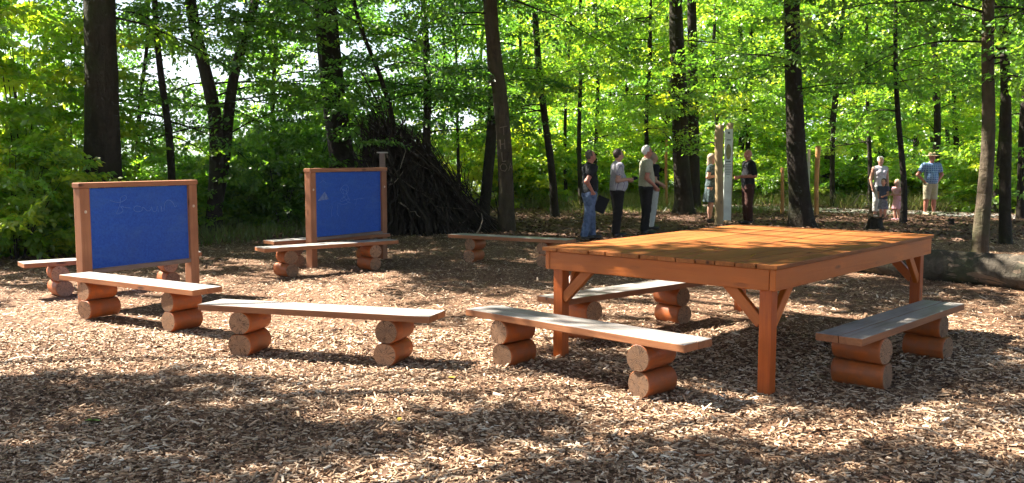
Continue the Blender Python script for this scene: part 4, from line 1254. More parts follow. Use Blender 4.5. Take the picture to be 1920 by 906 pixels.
def far_panel():
    Y = 25.9
    b = at(1507, 294, Y); b.z = gz1(b.x, b.y)
    root = thing('info_sign', 'second information panel with orange posts, mostly hidden by the tall dark trunk', 'sign', b)
    k = Y / FPX
    z_of = lambda py: CAM_H + (294 - py) * k - b.z
    link('post', post_mesh(z_of(274), 0.066, M['post_orange'], 3), root, (26.5 * k, 0.0, 0))
    link('post', post_mesh(z_of(315), 0.05, M['post_orange'], 8), root, (-27 * k, 0.6, 0))
    link('panel', box_mesh('panel', 0.30, 0.03, z_of(280) - 0.1, M['panel_grey'], 0.003), root, (12 * k, 0.1, (z_of(280) + 0.1) / 2), (0, R(-2), R(62)))
far_panel()
b = at(1250, 294, 29.5); b.z = gz1(b.x, b.y)
st = link('wooden_stake', post_mesh(CAM_H + (294 - 262) * 29.5 / FPX, 0.045, M['post_orange'], 2), None, b)
tag(st, 'slim orange wooden stake right of the white haired man', 'stake')
b = at(717, 294, 17.6); b.z = gz1(b.x, b.y)
nr_ = thing('capped_post', 'grey post with a flat cap behind the right blackboard', 'post', b)
hp = CAM_H + (294 - 286) * 17.6 / FPX
link('post', box_mesh('post', 0.10, 0.10, hp + 0.1, M['ledge'], 0.006), nr_, (0, 0, (hp - 0.1) / 2))
link('cap', box_mesh('cap', 0.19, 0.17, 0.025, M['panel_grey'], 0.004), nr_, (0, 0, hp + 0.0135))

# carved letters on the bark
def carve():
    Y0, r = 20.3, 0.19
    lines = [[(937, 240), (951, 237)], [(944, 238), (945, 254)], [(938, 262), (939, 280)], [(946, 261), (947, 280)], [(938, 271), (947, 270)], [(941, 286), (942, 303), (949, 302)],
             [(942, 307), (938, 312), (940, 319), (947, 321), (951, 315), (948, 308), (942, 307)], [(954, 320), (957, 306), (961, 319)], [(955, 314), (960, 314)]]
    parts = []
    base = carved['base']; Q = carved['top']
    for ln in lines:
        P = []
        for (x0, y0), (x1, y1) in zip(ln[:-1], ln[1:]):
            for u in (0, 0.5, 1): P.append((x0 + (x1 - x0) * u, y0 + (y1 - y0) * u))
        W = []
        for x, y in P:
            p = at(x, y, Y0)
            cx = np.interp(p.z, Q[:, 2], Q[:, 0]); cyy = np.interp(p.z, Q[:, 2], Q[:, 1])
            off = max(-0.165, min(0.165, p.x - cx))
            W.append((cx + off - base.x, cyy - math.sqrt(max(0.002, 0.180 ** 2 - off ** 2)) - base.y - 0.004, p.z - base.z))
        parts.append(tube_arrays(W, np.full(len(W), 0.008), 4, cap=False))
    V, F = join_arrays(parts)
    link('carved_letters', np_mesh('carved_letters', V, F, plain('carved_bark', (0.20, 0.15, 0.10), 0.8)), carved['root'])
carve()

# ------------------------------------------------------------------ single fallen leaves
def flat_leaf(label, loc, size, col, seed, group):
    rng = np.random.default_rng(seed)
    V = np.array([[0, 0, 0], [0.3, 0.24, 0.05], [0.7, 0.22, 0.09], [1, 0, 0.03], [0.7, -0.2, 0.10], [0.3, -0.25, 0.06], [0.35, 0, 0.0], [0.7, 0, 0.02]]) * size
    F = np.array([[0, 6, 1, 1], ]) 
    bm = bmesh.new(); vs = [bm.verts.new(v) for v in V]
    for f in ((0, 6, 1), (6, 7, 2, 1), (7, 3, 2), (0, 5, 6), (6, 5, 4, 7), (7, 4, 3)): bm.faces.new([vs[i] for i in f])
    nm = 'leaf_colour_%d' % (hash(col) % 99999)
    m = bpy.data.materials.get(nm) or plain(nm, col, 0.6, 0.3)
    o = link('fallen_leaf', bm_mesh('fallen_leaf', bm, m, True), None, loc, (rng.normal(0, 0.12), rng.normal(0, 0.12), rng.uniform(0, 6.28)))
    tag(o, label, 'leaf', group)
RED, YEL, BRN, ORA = (0.33, 0.07, 0.03), (0.55, 0.40, 0.05), (0.12, 0.06, 0.03), (0.45, 0.17, 0.04)
for i, (px, py, c, s, lb) in enumerate([(1320, 456, RED, 0.065, 'red fallen leaf in the middle of the table top'), (1218, 443, ORA, 0.06, 'orange leaf near the left back edge of the table top'), (1338, 467, YEL, 0.06, 'yellow leaf just below the red leaf on the table'),
                                        (1408, 481, YEL, 0.07, 'yellow leaf near the front corner of the table top'), (1510, 474, BRN, 0.045, 'small dark brown leaf near the right edge of the table top'), (1383, 429, YEL, 0.06, 'pale leaf at the far back of the table top'),
                                        (1308, 451, BRN, 0.04, 'small brown leaf left of the red leaf on the table'), (1436, 467, BRN, 0.035, 'tiny brown leaf in the right middle of the table top')]):
    p = G(px, py, 0.887); flat_leaf(lb, p, s, c, i, 'fallen leaves on the table')
for i, (px, py, c, s, lb) in enumerate([(190, 789, (0.16, 0.28, 0.03), 0.10, 'green leaf on the shaded chips at lower left'), (748, 792, YEL, 0.06, 'yellow leaf on the chips below the middle of the picture'), (854, 709, YEL, 0.055, 'yellow leaf on the chips left of the nearest bench'),
                                        (960, 688, YEL, 0.05, 'yellow leaf beside the left log of the nearest bench'), (852, 708, ORA, 0.04, 'orange leaf touching the yellow leaf left of the nearest bench'), (150, 650, RED, 0.06, 'red leaf on the sunny chips in the left foreground'), (218, 690, RED, 0.06, 'red leaf on the chips above the shadow band at left'),
                                        (672, 763, RED, 0.05, 'red leaf in the bright chips left of centre'), (1203, 808, ORA, 0.05, 'orange leaf on the chips below the nearest bench'), (1118, 848, RED, 0.05, 'red leaf in the shade at the bottom centre'), (1515, 556, YEL, 0.06, 'yellow leaf on the chips behind the front table leg')]):
    p = G(px, py); flat_leaf(lb, (p.x, p.y, gz1(p.x, p.y) + 0.022), s, c, 50 + i, 'fallen leaves on the wood chips')

# ------------------------------------------------------------------ people: smooth bodies grown from a distance field
class Field:
    def __init__(s, lo, hi, h):
        s.lo = np.array(lo, float); s.h = h
        s.ax = [np.arange(lo[i], hi[i] + h, h) for i in range(3)]
        s.f = np.full([len(a) for a in s.ax], 0.5)
    def clone(s):
        c = Field.__new__(Field); c.lo, c.h, c.ax = s.lo, s.h, s.ax; c.f = np.full(s.f.shape, 0.5); return c
    def _sl(s, lo, hi, pad):
        out = []
        for i in range(3):
            a = max(0, int((lo[i] - pad - s.lo[i]) / s.h)); b = min(len(s.ax[i]), int((hi[i] + pad - s.lo[i]) / s.h) + 2)
            if b <= a: return None
            out.append(slice(a, b))
        return tuple(out)
    def _mix(s, sl, d, k):
        a = s.f[sl]
        hh = np.maximum(k - np.abs(a - d), 0) / k
        s.f[sl] = np.minimum(a, d) - hh * hh * k * 0.25
    def grid(s, sl):
        return (s.ax[0][sl[0]][:, None, None], s.ax[1][sl[1]][None, :, None], s.ax[2][sl[2]][None, None, :])
    def cone(s, a, b, r1, r2, k=0.02):
        a = np.array(a, float); b = np.array(b, float); m = max(r1, r2)
        sl = s._sl(np.minimum(a, b) - m, np.maximum(a, b) + m, k + 0.03)
        if sl is None: return s
        X, Y, Z = s.grid(sl); ba = b - a; q = ba @ ba + 1e-12
        t = np.clip(((X - a[0]) * ba[0] + (Y - a[1]) * ba[1] + (Z - a[2]) * ba[2]) / q, 0, 1)
        d = np.sqrt((X - a[0] - t * ba[0]) ** 2 + (Y - a[1] - t * ba[1]) ** 2 + (Z - a[2] - t * ba[2]) ** 2) - (r1 + (r2 - r1) * t)
        s._mix(sl, d, k); return s
    def ell(s, c, r, k=0.02):
        c = np.array(c, float); r = np.array(r, float)
        sl = s._sl(c - r, c + r, k + 0.03)
        if sl is None: return s
        X, Y, Z = s.grid(sl)
        x, y, z = (X - c[0]) / r[0], (Y - c[1]) / r[1], (Z - c[2]) / r[2]
        k0 = np.sqrt(x * x + y * y + z * z); k1 = np.sqrt((x / r[0]) ** 2 + (y / r[1]) ** 2 + (z / r[2]) ** 2) + 1e-9
        s._mix(sl, k0 * (k0 - 1) / k1, k); return s
    def cut(s, p, n):
        X, Y, Z = s.grid((slice(None),) * 3); n = np.array(n, float); n /= np.linalg.norm(n)
        s.f = np.maximum(s.f, (X - p[0]) * n[0] + (Y - p[1]) * n[1] + (Z - p[2]) * n[2]); return s
    def merge(s, o, k=0.015):
        hh = np.maximum(k - np.abs(s.f - o.f), 0) / k
        s.f = np.minimum(s.f, o.f) - hh * hh * k * 0.25; return s
    def crease(s, amp):
        X, Y, Z = s.grid((slice(None),) * 3)
        s.f = s.f + amp * (np.sin(70 * X + 25 * Z) * np.sin(62 * Z + 20 * Y) + 0.6 * np.sin(130 * Z + 40 * X + 35 * Y)); return s
    def mesh(s, name, mat, scale):
        f = s.f; ins = f < 0
        nx, ny, nz = f.shape
        c = [ins[i:nx - 1 + i, j:ny - 1 + j, k:nz - 1 + k] for i in (0, 1) for j in (0, 1) for k in (0, 1)]
        tot = sum(x.astype(np.int8) for x in c)
        act = np.argwhere((tot > 0) & (tot < 8))
        idx = -np.ones((nx - 1, ny - 1, nz - 1), np.int32)
        idx[act[:, 0], act[:, 1], act[:, 2]] = np.arange(len(act))
        off = np.array([(i, j, k) for i in (0, 1) for j in (0, 1) for k in (0, 1)])
        val = np.stack([f[act[:, 0] + o[0], act[:, 1] + o[1], act[:, 2] + o[2]] for o in off], -1)
        acc = np.zeros((len(act), 3)); cnt = np.zeros(len(act))
        for a in range(8):
            for b in range(a + 1, 8):
                if np.abs(off[a] - off[b]).sum() != 1: continue
                m = (val[:, a] < 0) != (val[:, b] < 0)
                t = val[:, a] / (val[:, a] - val[:, b] + 1e-12)
                acc[m] += off[a] + t[m, None] * (off[b] - off[a]); cnt[m] += 1
        V = (s.lo + (act + acc / np.maximum(cnt, 1)[:, None]) * s.h) * scale
        Fs = []
        for ax in range(3):
            u, v = [(1, 2), (2, 0), (0, 1)][ax]
            lo_ = [slice(None)] * 3; hi_ = [slice(None)] * 3
            lo_[ax] = slice(0, f.shape[ax] - 1); hi_[ax] = slice(1, f.shape[ax])
            A, B = ins[tuple(lo_)], ins[tuple(hi_)]
            e = np.argwhere(A != B)
            e = e[(e[:, u] > 0) & (e[:, v] > 0) & (e[:, u] < f.shape[u] - 1) & (e[:, v] < f.shape[v] - 1)]
            if not len(e): continue
            du = np.zeros(3, int); du[u] = 1; dv = np.zeros(3, int); dv[v] = 1
            q = [e - du - dv, e - dv, e, e - du]
            q = np.stack([idx[w[:, 0], w[:, 1], w[:, 2]] for w in q], -1)
            fl = ~A[tuple(e.T)]
            q[fl] = q[fl][:, ::-1]
            Fs.append(q[(q >= 0).all(1)])
        return np_mesh(name, V, np.concatenate(Fs), mat, True)

SKIN = plain('skin', (0.50, 0.27, 0.19), 0.55, 0.35, scale=30)
SKIN_RED = plain('ruddy_skin', (0.50, 0.20, 0.14), 0.5, 0.4, scale=30)
EYE = plain('dark_eye', (0.03, 0.025, 0.02), 0.3, 0.5)
_eb = bmesh.new(); bmesh.ops.create_uvsphere(_eb, u_segments=8, v_segments=6, radius=1.0); EYE_MESH = bm_mesh('eye', _eb, EYE, True)
def hand_prims(fl, wrist, d, palm_n, side):
    """palm, four unequal fingers bent at the knuckle and a thumb from the side of the palm"""
    d = np.array(d, float); d /= np.linalg.norm(d)
    n = np.array(palm_n, float); n -= d * (n @ d); n /= np.linalg.norm(n) + 1e-9
    s_ = np.cross(d, n) * side
    w = np.array(wrist, float)
    for q in (-0.011, 0.0, 0.011):
        fl.cone(w, w + d * 0.040 + s_ * q, 0.0125, 0.0095, 0.008)
    for q, L in ((0.0165, 0.030), (0.0055, 0.036), (-0.0055, 0.034), (-0.0165, 0.026)):
        k0 = w + d * 0.042 + s_ * q; k1 = k0 + d * L * 0.55 + n * 0.006; k2 = k1 + d * L * 0.4 + n * 0.016
        fl.cone(k0, k1, 0.0058, 0.0054, 0.003); fl.cone(k1, k2, 0.0054, 0.0046, 0.003)
    t0 = w + d * 0.012 + s_ * 0.016; t1 = t0 + d * 0.018 + s_ * 0.014 + n * 0.004; t2 = t1 + d * 0.018 + n * 0.008
    fl.cone(t0, t1, 0.0075, 0.0065, 0.006); fl.cone(t1, t2, 0.0062, 0.005, 0.003)

def person(label, loc, yaw, H, el, wr, skin=SKIN, shirt=None, sleeve=0.6, hem=0.50, trousers=None, leg_to=0.045, skirt=None, skirt_hem=0.3, hair=None, hair_len=0.0, hair_front=-0.02,
           hat=None, shoes=None, belly=0.0, feet=None, headyaw=0.0, hs=1.0, glasses=False, female=False, lean=0.0, res=0.0066, collar=True, group='people standing in the wood', belt=True):
    root = thing('person', label, 'person', loc, yaw, group)
    sw = 0.105 if female else 0.118
    ft = feet or [(0.058, 0.0), (-0.058, 0.0)]
    S = {1: np.array([sw, 0, 0.805]), -1: np.array([-sw, 0, 0.805])}
    EL = {1: np.array(el[0]), -1: np.array(el[1])}; WR = {1: np.array(wr[0]), -1: np.array(wr[1])}
    hip = {1: np.array([0.050, 0.0, 0.500]), -1: np.array([-0.050, 0.0, 0.500])}
    ank = {1: np.array([ft[0][0], ft[0][1] + 0.012, 0.045]), -1: np.array([ft[1][0], ft[1][1] + 0.012, 0.045])}
    kn = {s_: (hip[s_] + ank[s_]) / 2 + np.array([0, -0.012, 0.005]) for s_ in (1, -1)}
    lo = np.min([EL[1], EL[-1], WR[1], WR[-1], (-0.16, -0.13, -0.01), ank[1] - 0.1, ank[-1] - 0.1], 0) - 0.10
    hi = np.max([EL[1], EL[-1], WR[1], WR[-1], (0.16, 0.13, 1.02), ank[1] + 0.05, ank[-1] + 0.05], 0) + 0.10
    lo[2] = -0.012; hi[2] = 0.93 + 0.085 * hs
    def torso(F, g=0.0):
        w = 0.92 if female else 1.0
        F.ell((0, 0.004, 0.525), (0.094 + g, 0.066 + g, 0.075 + g), 0.03)
        F.ell((0, -0.006 - belly * 0.5, 0.610), ((0.080 + belly * 0.5) * w + g, 0.058 + belly + g, 0.095 + g), 0.05)
        F.ell((0, 0.0, 0.720), (0.098 * w + g, 0.062 + g, 0.110 + g), 0.05)
        F.cone((sw - 0.02, 0, 0.798), (-sw + 0.02, 0, 0.798), 0.034 + g, 0.034 + g, 0.04)
        if female: F.ell((0.038, -0.05, 0.735), (0.034 + g,) * 3, 0.02).ell((-0.038, -0.05, 0.735), (0.034 + g,) * 3, 0.02)
        return F
    def legs(F, g=0.0, k=0.02):
        for s_ in (1, -1):
            F.cone(hip[s_], kn[s_], 0.056 + g, 0.036 + g * 1.1, k); F.cone(kn[s_], ank[s_], 0.036 + g * 1.1, 0.023 + g * 1.5, k)
            if g == 0: F.ell(kn[s_] * 0.62 + ank[s_] * 0.38 + np.array([0, 0.012, 0]), (0.026, 0.030, 0.06), 0.03)
        return F
    B = Field(lo, hi, res)
    torso(B); legs(B)
    for s_ in (1, -1):
        B.cone(S[s_], EL[s_], 0.033, 0.025, 0.03); B.cone(EL[s_], WR[s_], 0.026, 0.0165, 0.015)
        dv = WR[s_] - EL[s_]
        hand_prims(B, WR[s_], dv + np.array([0, -0.02, -0.02]), (-s_ * 0.8, -0.3, -0.2), s_)
        B.ell(ank[s_] + np.array([0, -0.045, -0.025]), (0.025, 0.068, 0.020), 0.02)
    cy_, sy_ = math.cos(headyaw), math.sin(headyaw)
    Hc = np.array([0, -0.012 + lean, 0.885])
    def hp(x, y, z): return Hc + hs * np.array([x * cy_ - y * sy_, x * sy_ + y * cy_, z])
    B.cone((0, 0.004, 0.815), hp(0, 0.002, 0.02), 0.033, 0.030, 0.03)
    B.ell(hp(0, 0.006, 0.060), (0.043 * hs, 0.050 * hs, 0.054 * hs), 0.02)
    B.ell(hp(0, -0.016, 0.030), (0.034 * hs, 0.034 * hs, 0.042 * hs), 0.03)
    B.cone(hp(0, -0.046, 0.046), hp(0, -0.060, 0.030), 0.006 * hs, 0.009 * hs, 0.008)        # nose
    B.cone(hp(-0.02, -0.040, 0.058), hp(0.02, -0.040, 0.058), 0.008 * hs, 0.008 * hs, 0.01)   # brow
    B.cone(hp(-0.012, -0.045, 0.010), hp(0.012, -0.045, 0.010), 0.006 * hs, 0.006 * hs, 0.005)  # mouth
    for s_ in (1, -1): B.ell(hp(s_ * 0.044, 0.008, 0.042), (0.007 * hs, 0.012 * hs, 0.018 * hs), 0.005)
    link('body', B.mesh('body', skin, H), root)
    for s_ in (1, -1):
        e = link('eye', EYE_MESH, root, Vector(hp(s_ * 0.017, -0.043, 0.048)) * H); e.scale = (0.006 * H,) * 3
    def near(px, pad): return Field(np.maximum(lo, px[0] - pad), np.minimum(hi, px[1] + pad), res * 1.35)
    if shirt:
        F = near((np.minimum(np.array([-0.19, -0.15, hem]), np.minimum(EL[1], EL[-1])), np.maximum(np.array([0.19, 0.13, 0.86]), np.maximum(EL[1], EL[-1]))), 0.05)
        torso(F, 0.014).cut((0, 0, hem), (0, 0.06, -1))
        if sleeve > 0:
            for s_ in (1, -1):
                A = F.clone()
                e_ = S[s_] + (EL[s_] - S[s_]) * min(1.0, sleeve * 1.15)
                A.cone(S[s_], e_, 0.046, 0.040, 0.02)
                if sleeve > 1.0:
                    w_ = EL[s_] + (WR[s_] - EL[s_]) * (sleeve - 1.0)
                    A.cone(EL[s_], w_, 0.038, 0.028, 0.02).cut(EL[s_] + (WR[s_] - EL[s_]) * (sleeve - 1.0), WR[s_] - EL[s_])
                else: A.cut(S[s_] + (EL[s_] - S[s_]) * sleeve, EL[s_] - S[s_])
                F.merge(A, 0.02)
        if collar: F.cone((0, 0.012, 0.835), (0, 0.006, 0.852), 0.043, 0.040, 0.012)
        F.cut((0, -0.02, 0.848), (0, -0.45, 1)); F.crease(0.0016)
        link('shirt', F.mesh('shirt', shirt, H), root)
    if trousers:
        F = near((np.array([-0.14, -0.14, leg_to]), np.array([0.14, 0.12, 0.60])), 0.03)
        F = Field(np.array([lo[0], lo[1], leg_to - 0.03]), np.array([hi[0], hi[1], 0.62]), res * 1.35)
        F.ell((0, 0.004, 0.525), (0.104, 0.076, 0.085), 0.03).ell((0, -0.004 - belly * 0.4, 0.575), (0.088 + belly * 0.3, 0.066 + belly * 0.7, 0.06), 0.04)
        legs(F, 0.013, 0.018); F.cut((0, 0, 0.59), (0, 0, 1)).cut((0, 0, leg_to - 0.012), (0, 0, -1)); F.crease(0.0018)
        link('trousers', F.mesh('trousers', trousers, H), root)
    if skirt:
        F = Field(np.array([-0.2, -0.18, skirt_hem - 0.02]), np.array([0.2, 0.18, 0.66]), res * 1.15)
        X, Y, Z = F.grid((slice(None),) * 3)
        u = np.clip((0.60 - Z) / (0.60 - skirt_hem), 0, 1)
        an = np.arctan2(Y, X)
        rad = 0.078 + 0.052 * u ** 0.7 + 0.007 * u * np.sin(an * 11)
        F.f = np.maximum(np.sqrt(X ** 2 + (Y * 1.18) ** 2) - rad, np.maximum(Z - 0.61, skirt_hem - Z)) + 0 * Z
        link('skirt', F.mesh('skirt', skirt, H), root)
    if hair:
        F = Field(hp(0, 0, 0) - 0.12 - hair_len, hp(0, 0, 0) + np.array([0.12, 0.14, 0.16 * hs]), res)
        F.ell(hp(0, 0.012, 0.064), (0.050 * hs, 0.055 * hs, 0.060 * hs), 0.01)
        fwd = np.array([sy_, -cy_, 0])
        X, Y, Z = F.grid((slice(None),) * 3); c0 = hp(0, 0, 0)
        d1 = (X - c0[0]) * fwd[0] + (Y - c0[1]) * fwd[1] - (0.010 - hair_front * 0.3) * hs
        d2 = c0[2] + (0.094 + max(0.0, hair_front) * 2.2) * hs - Z + 0.25 * np.abs((X - c0[0]) * cy_ + (Y - c0[1]) * sy_)
        F.f = np.maximum(F.f, np.minimum(d1, d2))
        if hair_len > 0:
            A = F.clone()
            A.cone(hp(0, 0.025, 0.06), hp(0, 0.038, 0.02) - np.array([0, 0, hair_len]), 0.047 * hs, 0.040 * hs, 0.02)
            F.merge(A, 0.02)
        else: F.cut(hp(0, 0, 0.004), (0, 0, -1))
        X, Y, Z = F.grid((slice(None),) * 3)
        F.f = F.f + 0.0022 * np.sin(150 * X + 60 * Z) * np.sin(120 * Y + 90 * Z)
        link('hair', F.mesh('hair', hair, H), root)
    if hat:
        F = Field(hp(-0.13, -0.13, 0.05), hp(0.13, 0.13, 0.17), res)
        X, Y, Z = F.grid((slice(None),) * 3)
        c = hp(0, 0.004, 0.078)
        rr = np.sqrt((X - c[0]) ** 2 + ((Y - c[1]) * 0.92) ** 2)
        brim = np.maximum(rr - 0.098, np.abs(Z - c[2] + 0.10 * (rr - 0.05) ** 1.0 * (rr > 0.05)) - 0.0045)
        crown = np.maximum(rr - 0.056 + 0.16 * np.maximum(Z - c[2], 0), np.maximum(Z - c[2] - 0.054 + 0.012 * np.cos(X * 40), c[2] - 0.004 - Z))
        F.f = np.minimum(brim, crown)
        link('hat', F.mesh('hat', hat, H), root)
        F = Field(hp(-0.07, -0.07, 0.07), hp(0.07, 0.07, 0.11), res)
        X, Y, Z = F.grid((slice(None),) * 3)
        rr = np.sqrt((X - c[0]) ** 2 + ((Y - c[1]) * 0.92) ** 2)
        F.f = np.maximum(rr - 0.060, np.abs(Z - c[2] - 0.012) - 0.008)
        link('hat_band', F.mesh('hat_band', M['ink'], H), root)
    if glasses:
        F = Field(hp(0, 0, 0) - 0.08, hp(0, 0, 0) + 0.12, res)
        for s_ in (1, -1):
            F.ell(hp(s_ * 0.019, -0.049, 0.047), (0.014, 0.008, 0.010), 0.004); F.cone(hp(s_ * 0.03, -0.044, 0.049), hp(s_ * 0.047, 0.006, 0.048), 0.004, 0.004, 0.004)
        F.cone(hp(-0.015, -0.053, 0.05), hp(0.015, -0.053, 0.05), 0.004, 0.004, 0.003)
        link('sunglasses', F.mesh('sunglasses', EYE, H), root)
    if shoes:
        for s_ in (1, -1):
            a_ = ank[s_]
            F = Field(a_ + np.array([-0.05, -0.14, -0.06]), a_ + np.array([0.05, 0.05, 0.035]), res)
            F.ell(a_ + np.array([0, -0.048, -0.022]), (0.031, 0.077, 0.027), 0.02).cone(a_ + np.array([0, 0, -0.02]), a_ + np.array([0, 0.0, 0.005]), 0.030, 0.029, 0.02)
            F.cut(a_ + np.array([0, 0, -0.045]), (0, 0, -1)).cut(a_ + np.array([0, 0, 0.015]), (0, 0, 1))
            link('shoe', F.mesh('shoe', shoes, H), root)
    return root
C_BLACK = plain('black_cloth', (0.016, 0.017, 0.020), 0.85, 0.2)
C_JEANS = plain('blue_jeans', (0.055, 0.085, 0.17), 0.85, 0.2, alt=(0.15, 0.20, 0.32), scale=14)
C_DARK = plain('dark_trouser_cloth', (0.020, 0.018, 0.018), 0.85, 0.2)
C_SHOE = plain('dark_shoe_leather', (0.03, 0.024, 0.02), 0.5, 0.4)
C_BEIGE = plain('beige_shirt_cloth', (0.42, 0.40, 0.30), 0.85, 0.2)
C_CHECK = checked('checked_shirt_cloth', (0.50, 0.50, 0.52), (0.22, 0.20, 0.27), 0.013)
C_PLAID = checked('blue_plaid_cloth', (0.10, 0.19, 0.40), (0.30, 0.40, 0.60), 0.03)
C_WHITE = plain('white_trouser_cloth', (0.50, 0.50, 0.47), 0.85, 0.2)
C_FLORAL = plain('dark_floral_dress', (0.03, 0.04, 0.045), 0.85, 0.2, alt=(0.12, 0.17, 0.17), scale=24)
C_BROWN = plain('dark_brown_trouser_cloth', (0.060, 0.026, 0.020), 0.85, 0.2)
C_KHAKI = plain('khaki_shorts_cloth', (0.46, 0.40, 0.28), 0.85, 0.2)
C_TANK = plain('pale_grey_tank_top', (0.52, 0.48, 0.55), 0.85, 0.2, alt=(0.70, 0.66, 0.72), scale=18)
C_NAVY = plain('navy_cotton', (0.06, 0.07, 0.13), 0.85, 0.2)
C_DENIM = plain('grey_blue_skirt_cloth', (0.12, 0.14, 0.21), 0.85, 0.2, alt=(0.26, 0.29, 0.38), scale=20)
C_PINK = plain('pink_dress_cloth', (0.66, 0.36, 0.40), 0.85, 0.2)
H_GREY = plain('grey_brown_hair', (0.10, 0.085, 0.07), 0.7, 0.3)
H_DARK = plain('dark_brown_hair', (0.045, 0.032, 0.025), 0.7, 0.3)
H_WHITE = plain('white_hair', (0.66, 0.65, 0.62), 0.7, 0.3)
H_BLOND = plain('ash_blond_hair', (0.34, 0.26, 0.19), 0.7, 0.3)
H_FAIR = plain('fair_blond_hair', (0.55, 0.40, 0.26), 0.7, 0.3)
STRAW = plain('straw_hat', (0.52, 0.38, 0.22), 0.8, 0.2, scale=90)
def P_at(px, Y):
    p = at(px, 294, Y); return (p.x, p.y, gz1(p.x, p.y) + 0.004)
DN = [(0.140, 0.025, 0.635), (-0.140, 0.025, 0.635)]
DW = [(0.135, -0.02, 0.485), (-0.135, -0.02, 0.485)]
person('man in black polo shirt and blue jeans with a hand on his hip', P_at(1106, 18.3), R(108), 1.74, [(0.145, 0.0, 0.64), (-0.165, 0.105, 0.655)], [(0.12, -0.06, 0.50), (-0.125, 0.020, 0.545)],
       SKIN_RED, C_BLACK, 0.62, 0.515, C_JEANS, 0.05, hair=H_GREY, hair_front=0.012, shoes=C_SHOE, belly=0.012, feet=[(0.055, -0.07), (-0.055, 0.075)], headyaw=R(-6), group='group of men talking beside the big table')
person('man in checked short sleeved shirt holding a small camera', P_at(1158, 18.8), R(98), 1.76, [(0.14, 0.02, 0.645), (-0.145, 0.035, 0.65)], [(0.055, -0.125, 0.655), (-0.055, -0.130, 0.660)],
       SKIN, C_CHECK, 0.68, 0.525, C_DARK, 0.05, hair=H_DARK, hair_front=-0.01, shoes=C_SHOE, belly=0.030, feet=[(0.05, -0.02), (-0.05, 0.02)], headyaw=R(8), group='group of men talking beside the big table')
person('white haired man in beige shirt and sunglasses', P_at(1212, 19.6), R(96), 1.85, [(0.14, 0.02, 0.64), (-0.145, 0.03, 0.64)], [(0.045, -0.105, 0.535), (-0.055, -0.105, 0.530)],
       SKIN_RED, C_BEIGE, 0.66, 0.54, C_DARK, 0.05, hair=H_WHITE, hair_front=-0.012, shoes=C_SHOE, belly=0.016, feet=[(0.05, -0.02), (-0.05, 0.02)], glasses=True, group='group of men talking beside the big table')
person('person in black top and white trousers hidden behind the white haired man', P_at(1224, 20.7), R(105), 1.70, [(0.14, 0.01, 0.64), (-0.14, 0.03, 0.64)], [(0.06, -0.12, 0.60), (-0.06, -0.12, 0.58)],
       SKIN, C_BLACK, 0.7, 0.47, C_WHITE, 0.05, hair=H_BLOND, hair_front=-0.01, shoes=C_SHOE, feet=[(0.05, -0.02), (-0.05, 0.03)])
person('woman in dark floral dress standing behind the peeled post', P_at(1334, 22.9), R(75), 1.68, [(0.135, 0.0, 0.65), (-0.14, 0.04, 0.66)], [(0.06, -0.12, 0.70), (-0.10, -0.10, 0.69)],
       SKIN, C_FLORAL, 0.5, 0.52, None, hair=H_BLOND, hair_len=0.06, hair_front=-0.012, skirt=C_FLORAL, skirt_hem=0.30, shoes=C_SHOE, female=True, headyaw=R(15), collar=False)
person('balding man in black shirt and brown trousers facing the info panel', P_at(1404, 22.5), R(-82), 1.78, [(0.145, 0.035, 0.65), (-0.14, 0.03, 0.65)], [(0.050, -0.135, 0.635), (-0.06, -0.13, 0.63)],
       SKIN_RED, C_BLACK, 0.95, 0.46, C_BROWN, 0.05, shoes=C_SHOE, belly=0.012, headyaw=R(10))
person('man in straw hat, blue plaid shirt and khaki shorts, hands on hips', P_at(1747, 25.6), R(4), 1.70, [(0.205, 0.04, 0.655), (-0.200, 0.04, 0.655)], [(0.118, -0.01, 0.555), (-0.118, -0.01, 0.555)],
       SKIN_RED, C_PLAID, 0.66, 0.515, C_KHAKI, 0.27, hat=STRAW, shoes=C_KHAKI, belly=0.024, feet=[(0.075, 0.0), (-0.07, 0.0)])
person('woman with short grey hair in a pale tank top and white trousers', P_at(1651, 24.7), R(6), 1.62, DN, DW, SKIN, C_TANK, 0.0, 0.50, C_WHITE, 0.12, hair=H_WHITE, hair_front=-0.014, shoes=C_SHOE, female=True, collar=False)
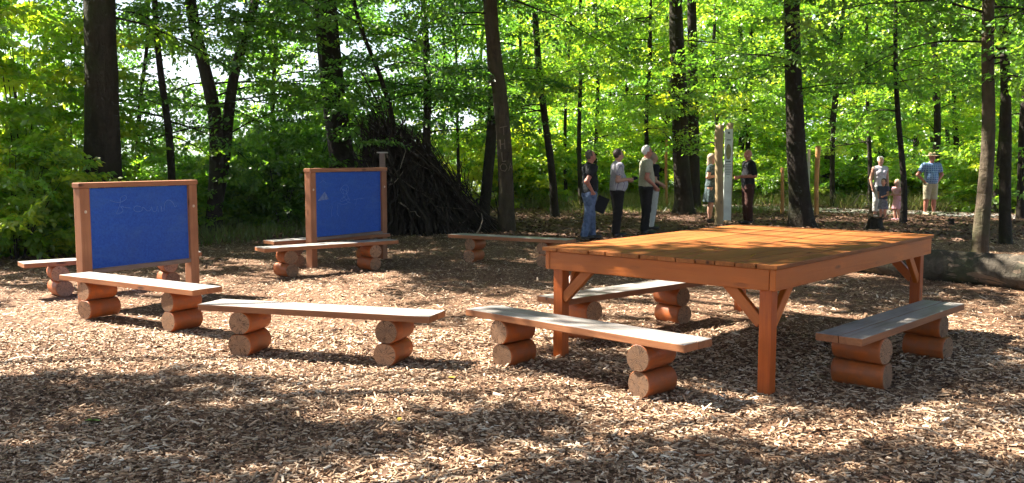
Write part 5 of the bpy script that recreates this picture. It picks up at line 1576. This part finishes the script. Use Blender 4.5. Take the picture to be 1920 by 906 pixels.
person('child in navy top and pleated grey blue skirt standing before the woman', P_at(1659, 24.05), R(-50), 1.02, [(0.13, -0.02, 0.63), (-0.13, 0.0, 0.63)], [(0.07, -0.11, 0.60), (-0.08, -0.10, 0.58)],
       SKIN, C_NAVY, 0.5, 0.52, None, hair=H_DARK, hair_len=0.03, hair_front=-0.012, skirt=C_DENIM, skirt_hem=0.27, shoes=C_SHOE, hs=1.32, collar=False, res=0.0088)
person('fair haired girl in a pink dress beside the thin trunk', P_at(1685, 23.7), R(-62), 1.0, [(0.125, -0.04, 0.65), (-0.125, -0.04, 0.65)], [(0.07, -0.14, 0.66), (-0.07, -0.14, 0.66)],
       SKIN, C_PINK, 0.4, 0.52, None, hair=H_FAIR, hair_len=0.09, hair_front=-0.012, skirt=C_PINK, skirt_hem=0.30, shoes=C_PINK, hs=1.32, collar=False, lean=-0.02, res=0.0088)
# what they hold
def held_camera():
    k = 1.76; yaw = R(98); c = P_at(1158, 18.8)
    rot = Matrix.Rotation(yaw, 3, 'Z')
    loc = Vector(c) + rot @ Vector((0, -0.195 * k, 0.672 * k))
    root = thing('camera_device', 'small black camera held by the man in the checked shirt', 'camera', loc, yaw)
    link('body', box_mesh('body', 0.115, 0.05, 0.075, C_BLACK, 0.010, 2), root)
    bm = bmesh.new(); bmesh.ops.create_cone(bm, cap_ends=True, segments=16, radius1=0.03, radius2=0.027, depth=0.05)
    for v in bm.verts: v.co = Vector((v.co.x, -v.co.z - 0.045, v.co.y))
    link('lens', bm_mesh('lens', bm, C_BLACK, True), root)
held_camera()
fo = link('black_folder', box_mesh('black_folder', 0.24, 0.03, 0.32, C_BLACK, 0.006), None, Vector(P_at(1128, 18.55)) + Vector((0, 0, 0.66)), (R(8), R(22), R(14)))
tag(fo, 'black folder hanging beside the man in the black polo shirt', 'folder')

# ------------------------------------------------------------------ haze over the valley
def haze():
    t = NT('valley_haze')
    v = t.n('VolumePrincipled')
    v.inputs['Color'].default_value = (0.72, 0.84, 1.0, 1); v.inputs['Density'].default_value = 0.0002; v.inputs['Anisotropy'].default_value = 0.2
    t.l(v.outputs[0], t.out.inputs['Volume'])
    o = link('haze', box_mesh('haze', 8600, 8600, 260, t.m, 0), None, (0, 0, 90))
    tag(o, kind='stuff')
haze()
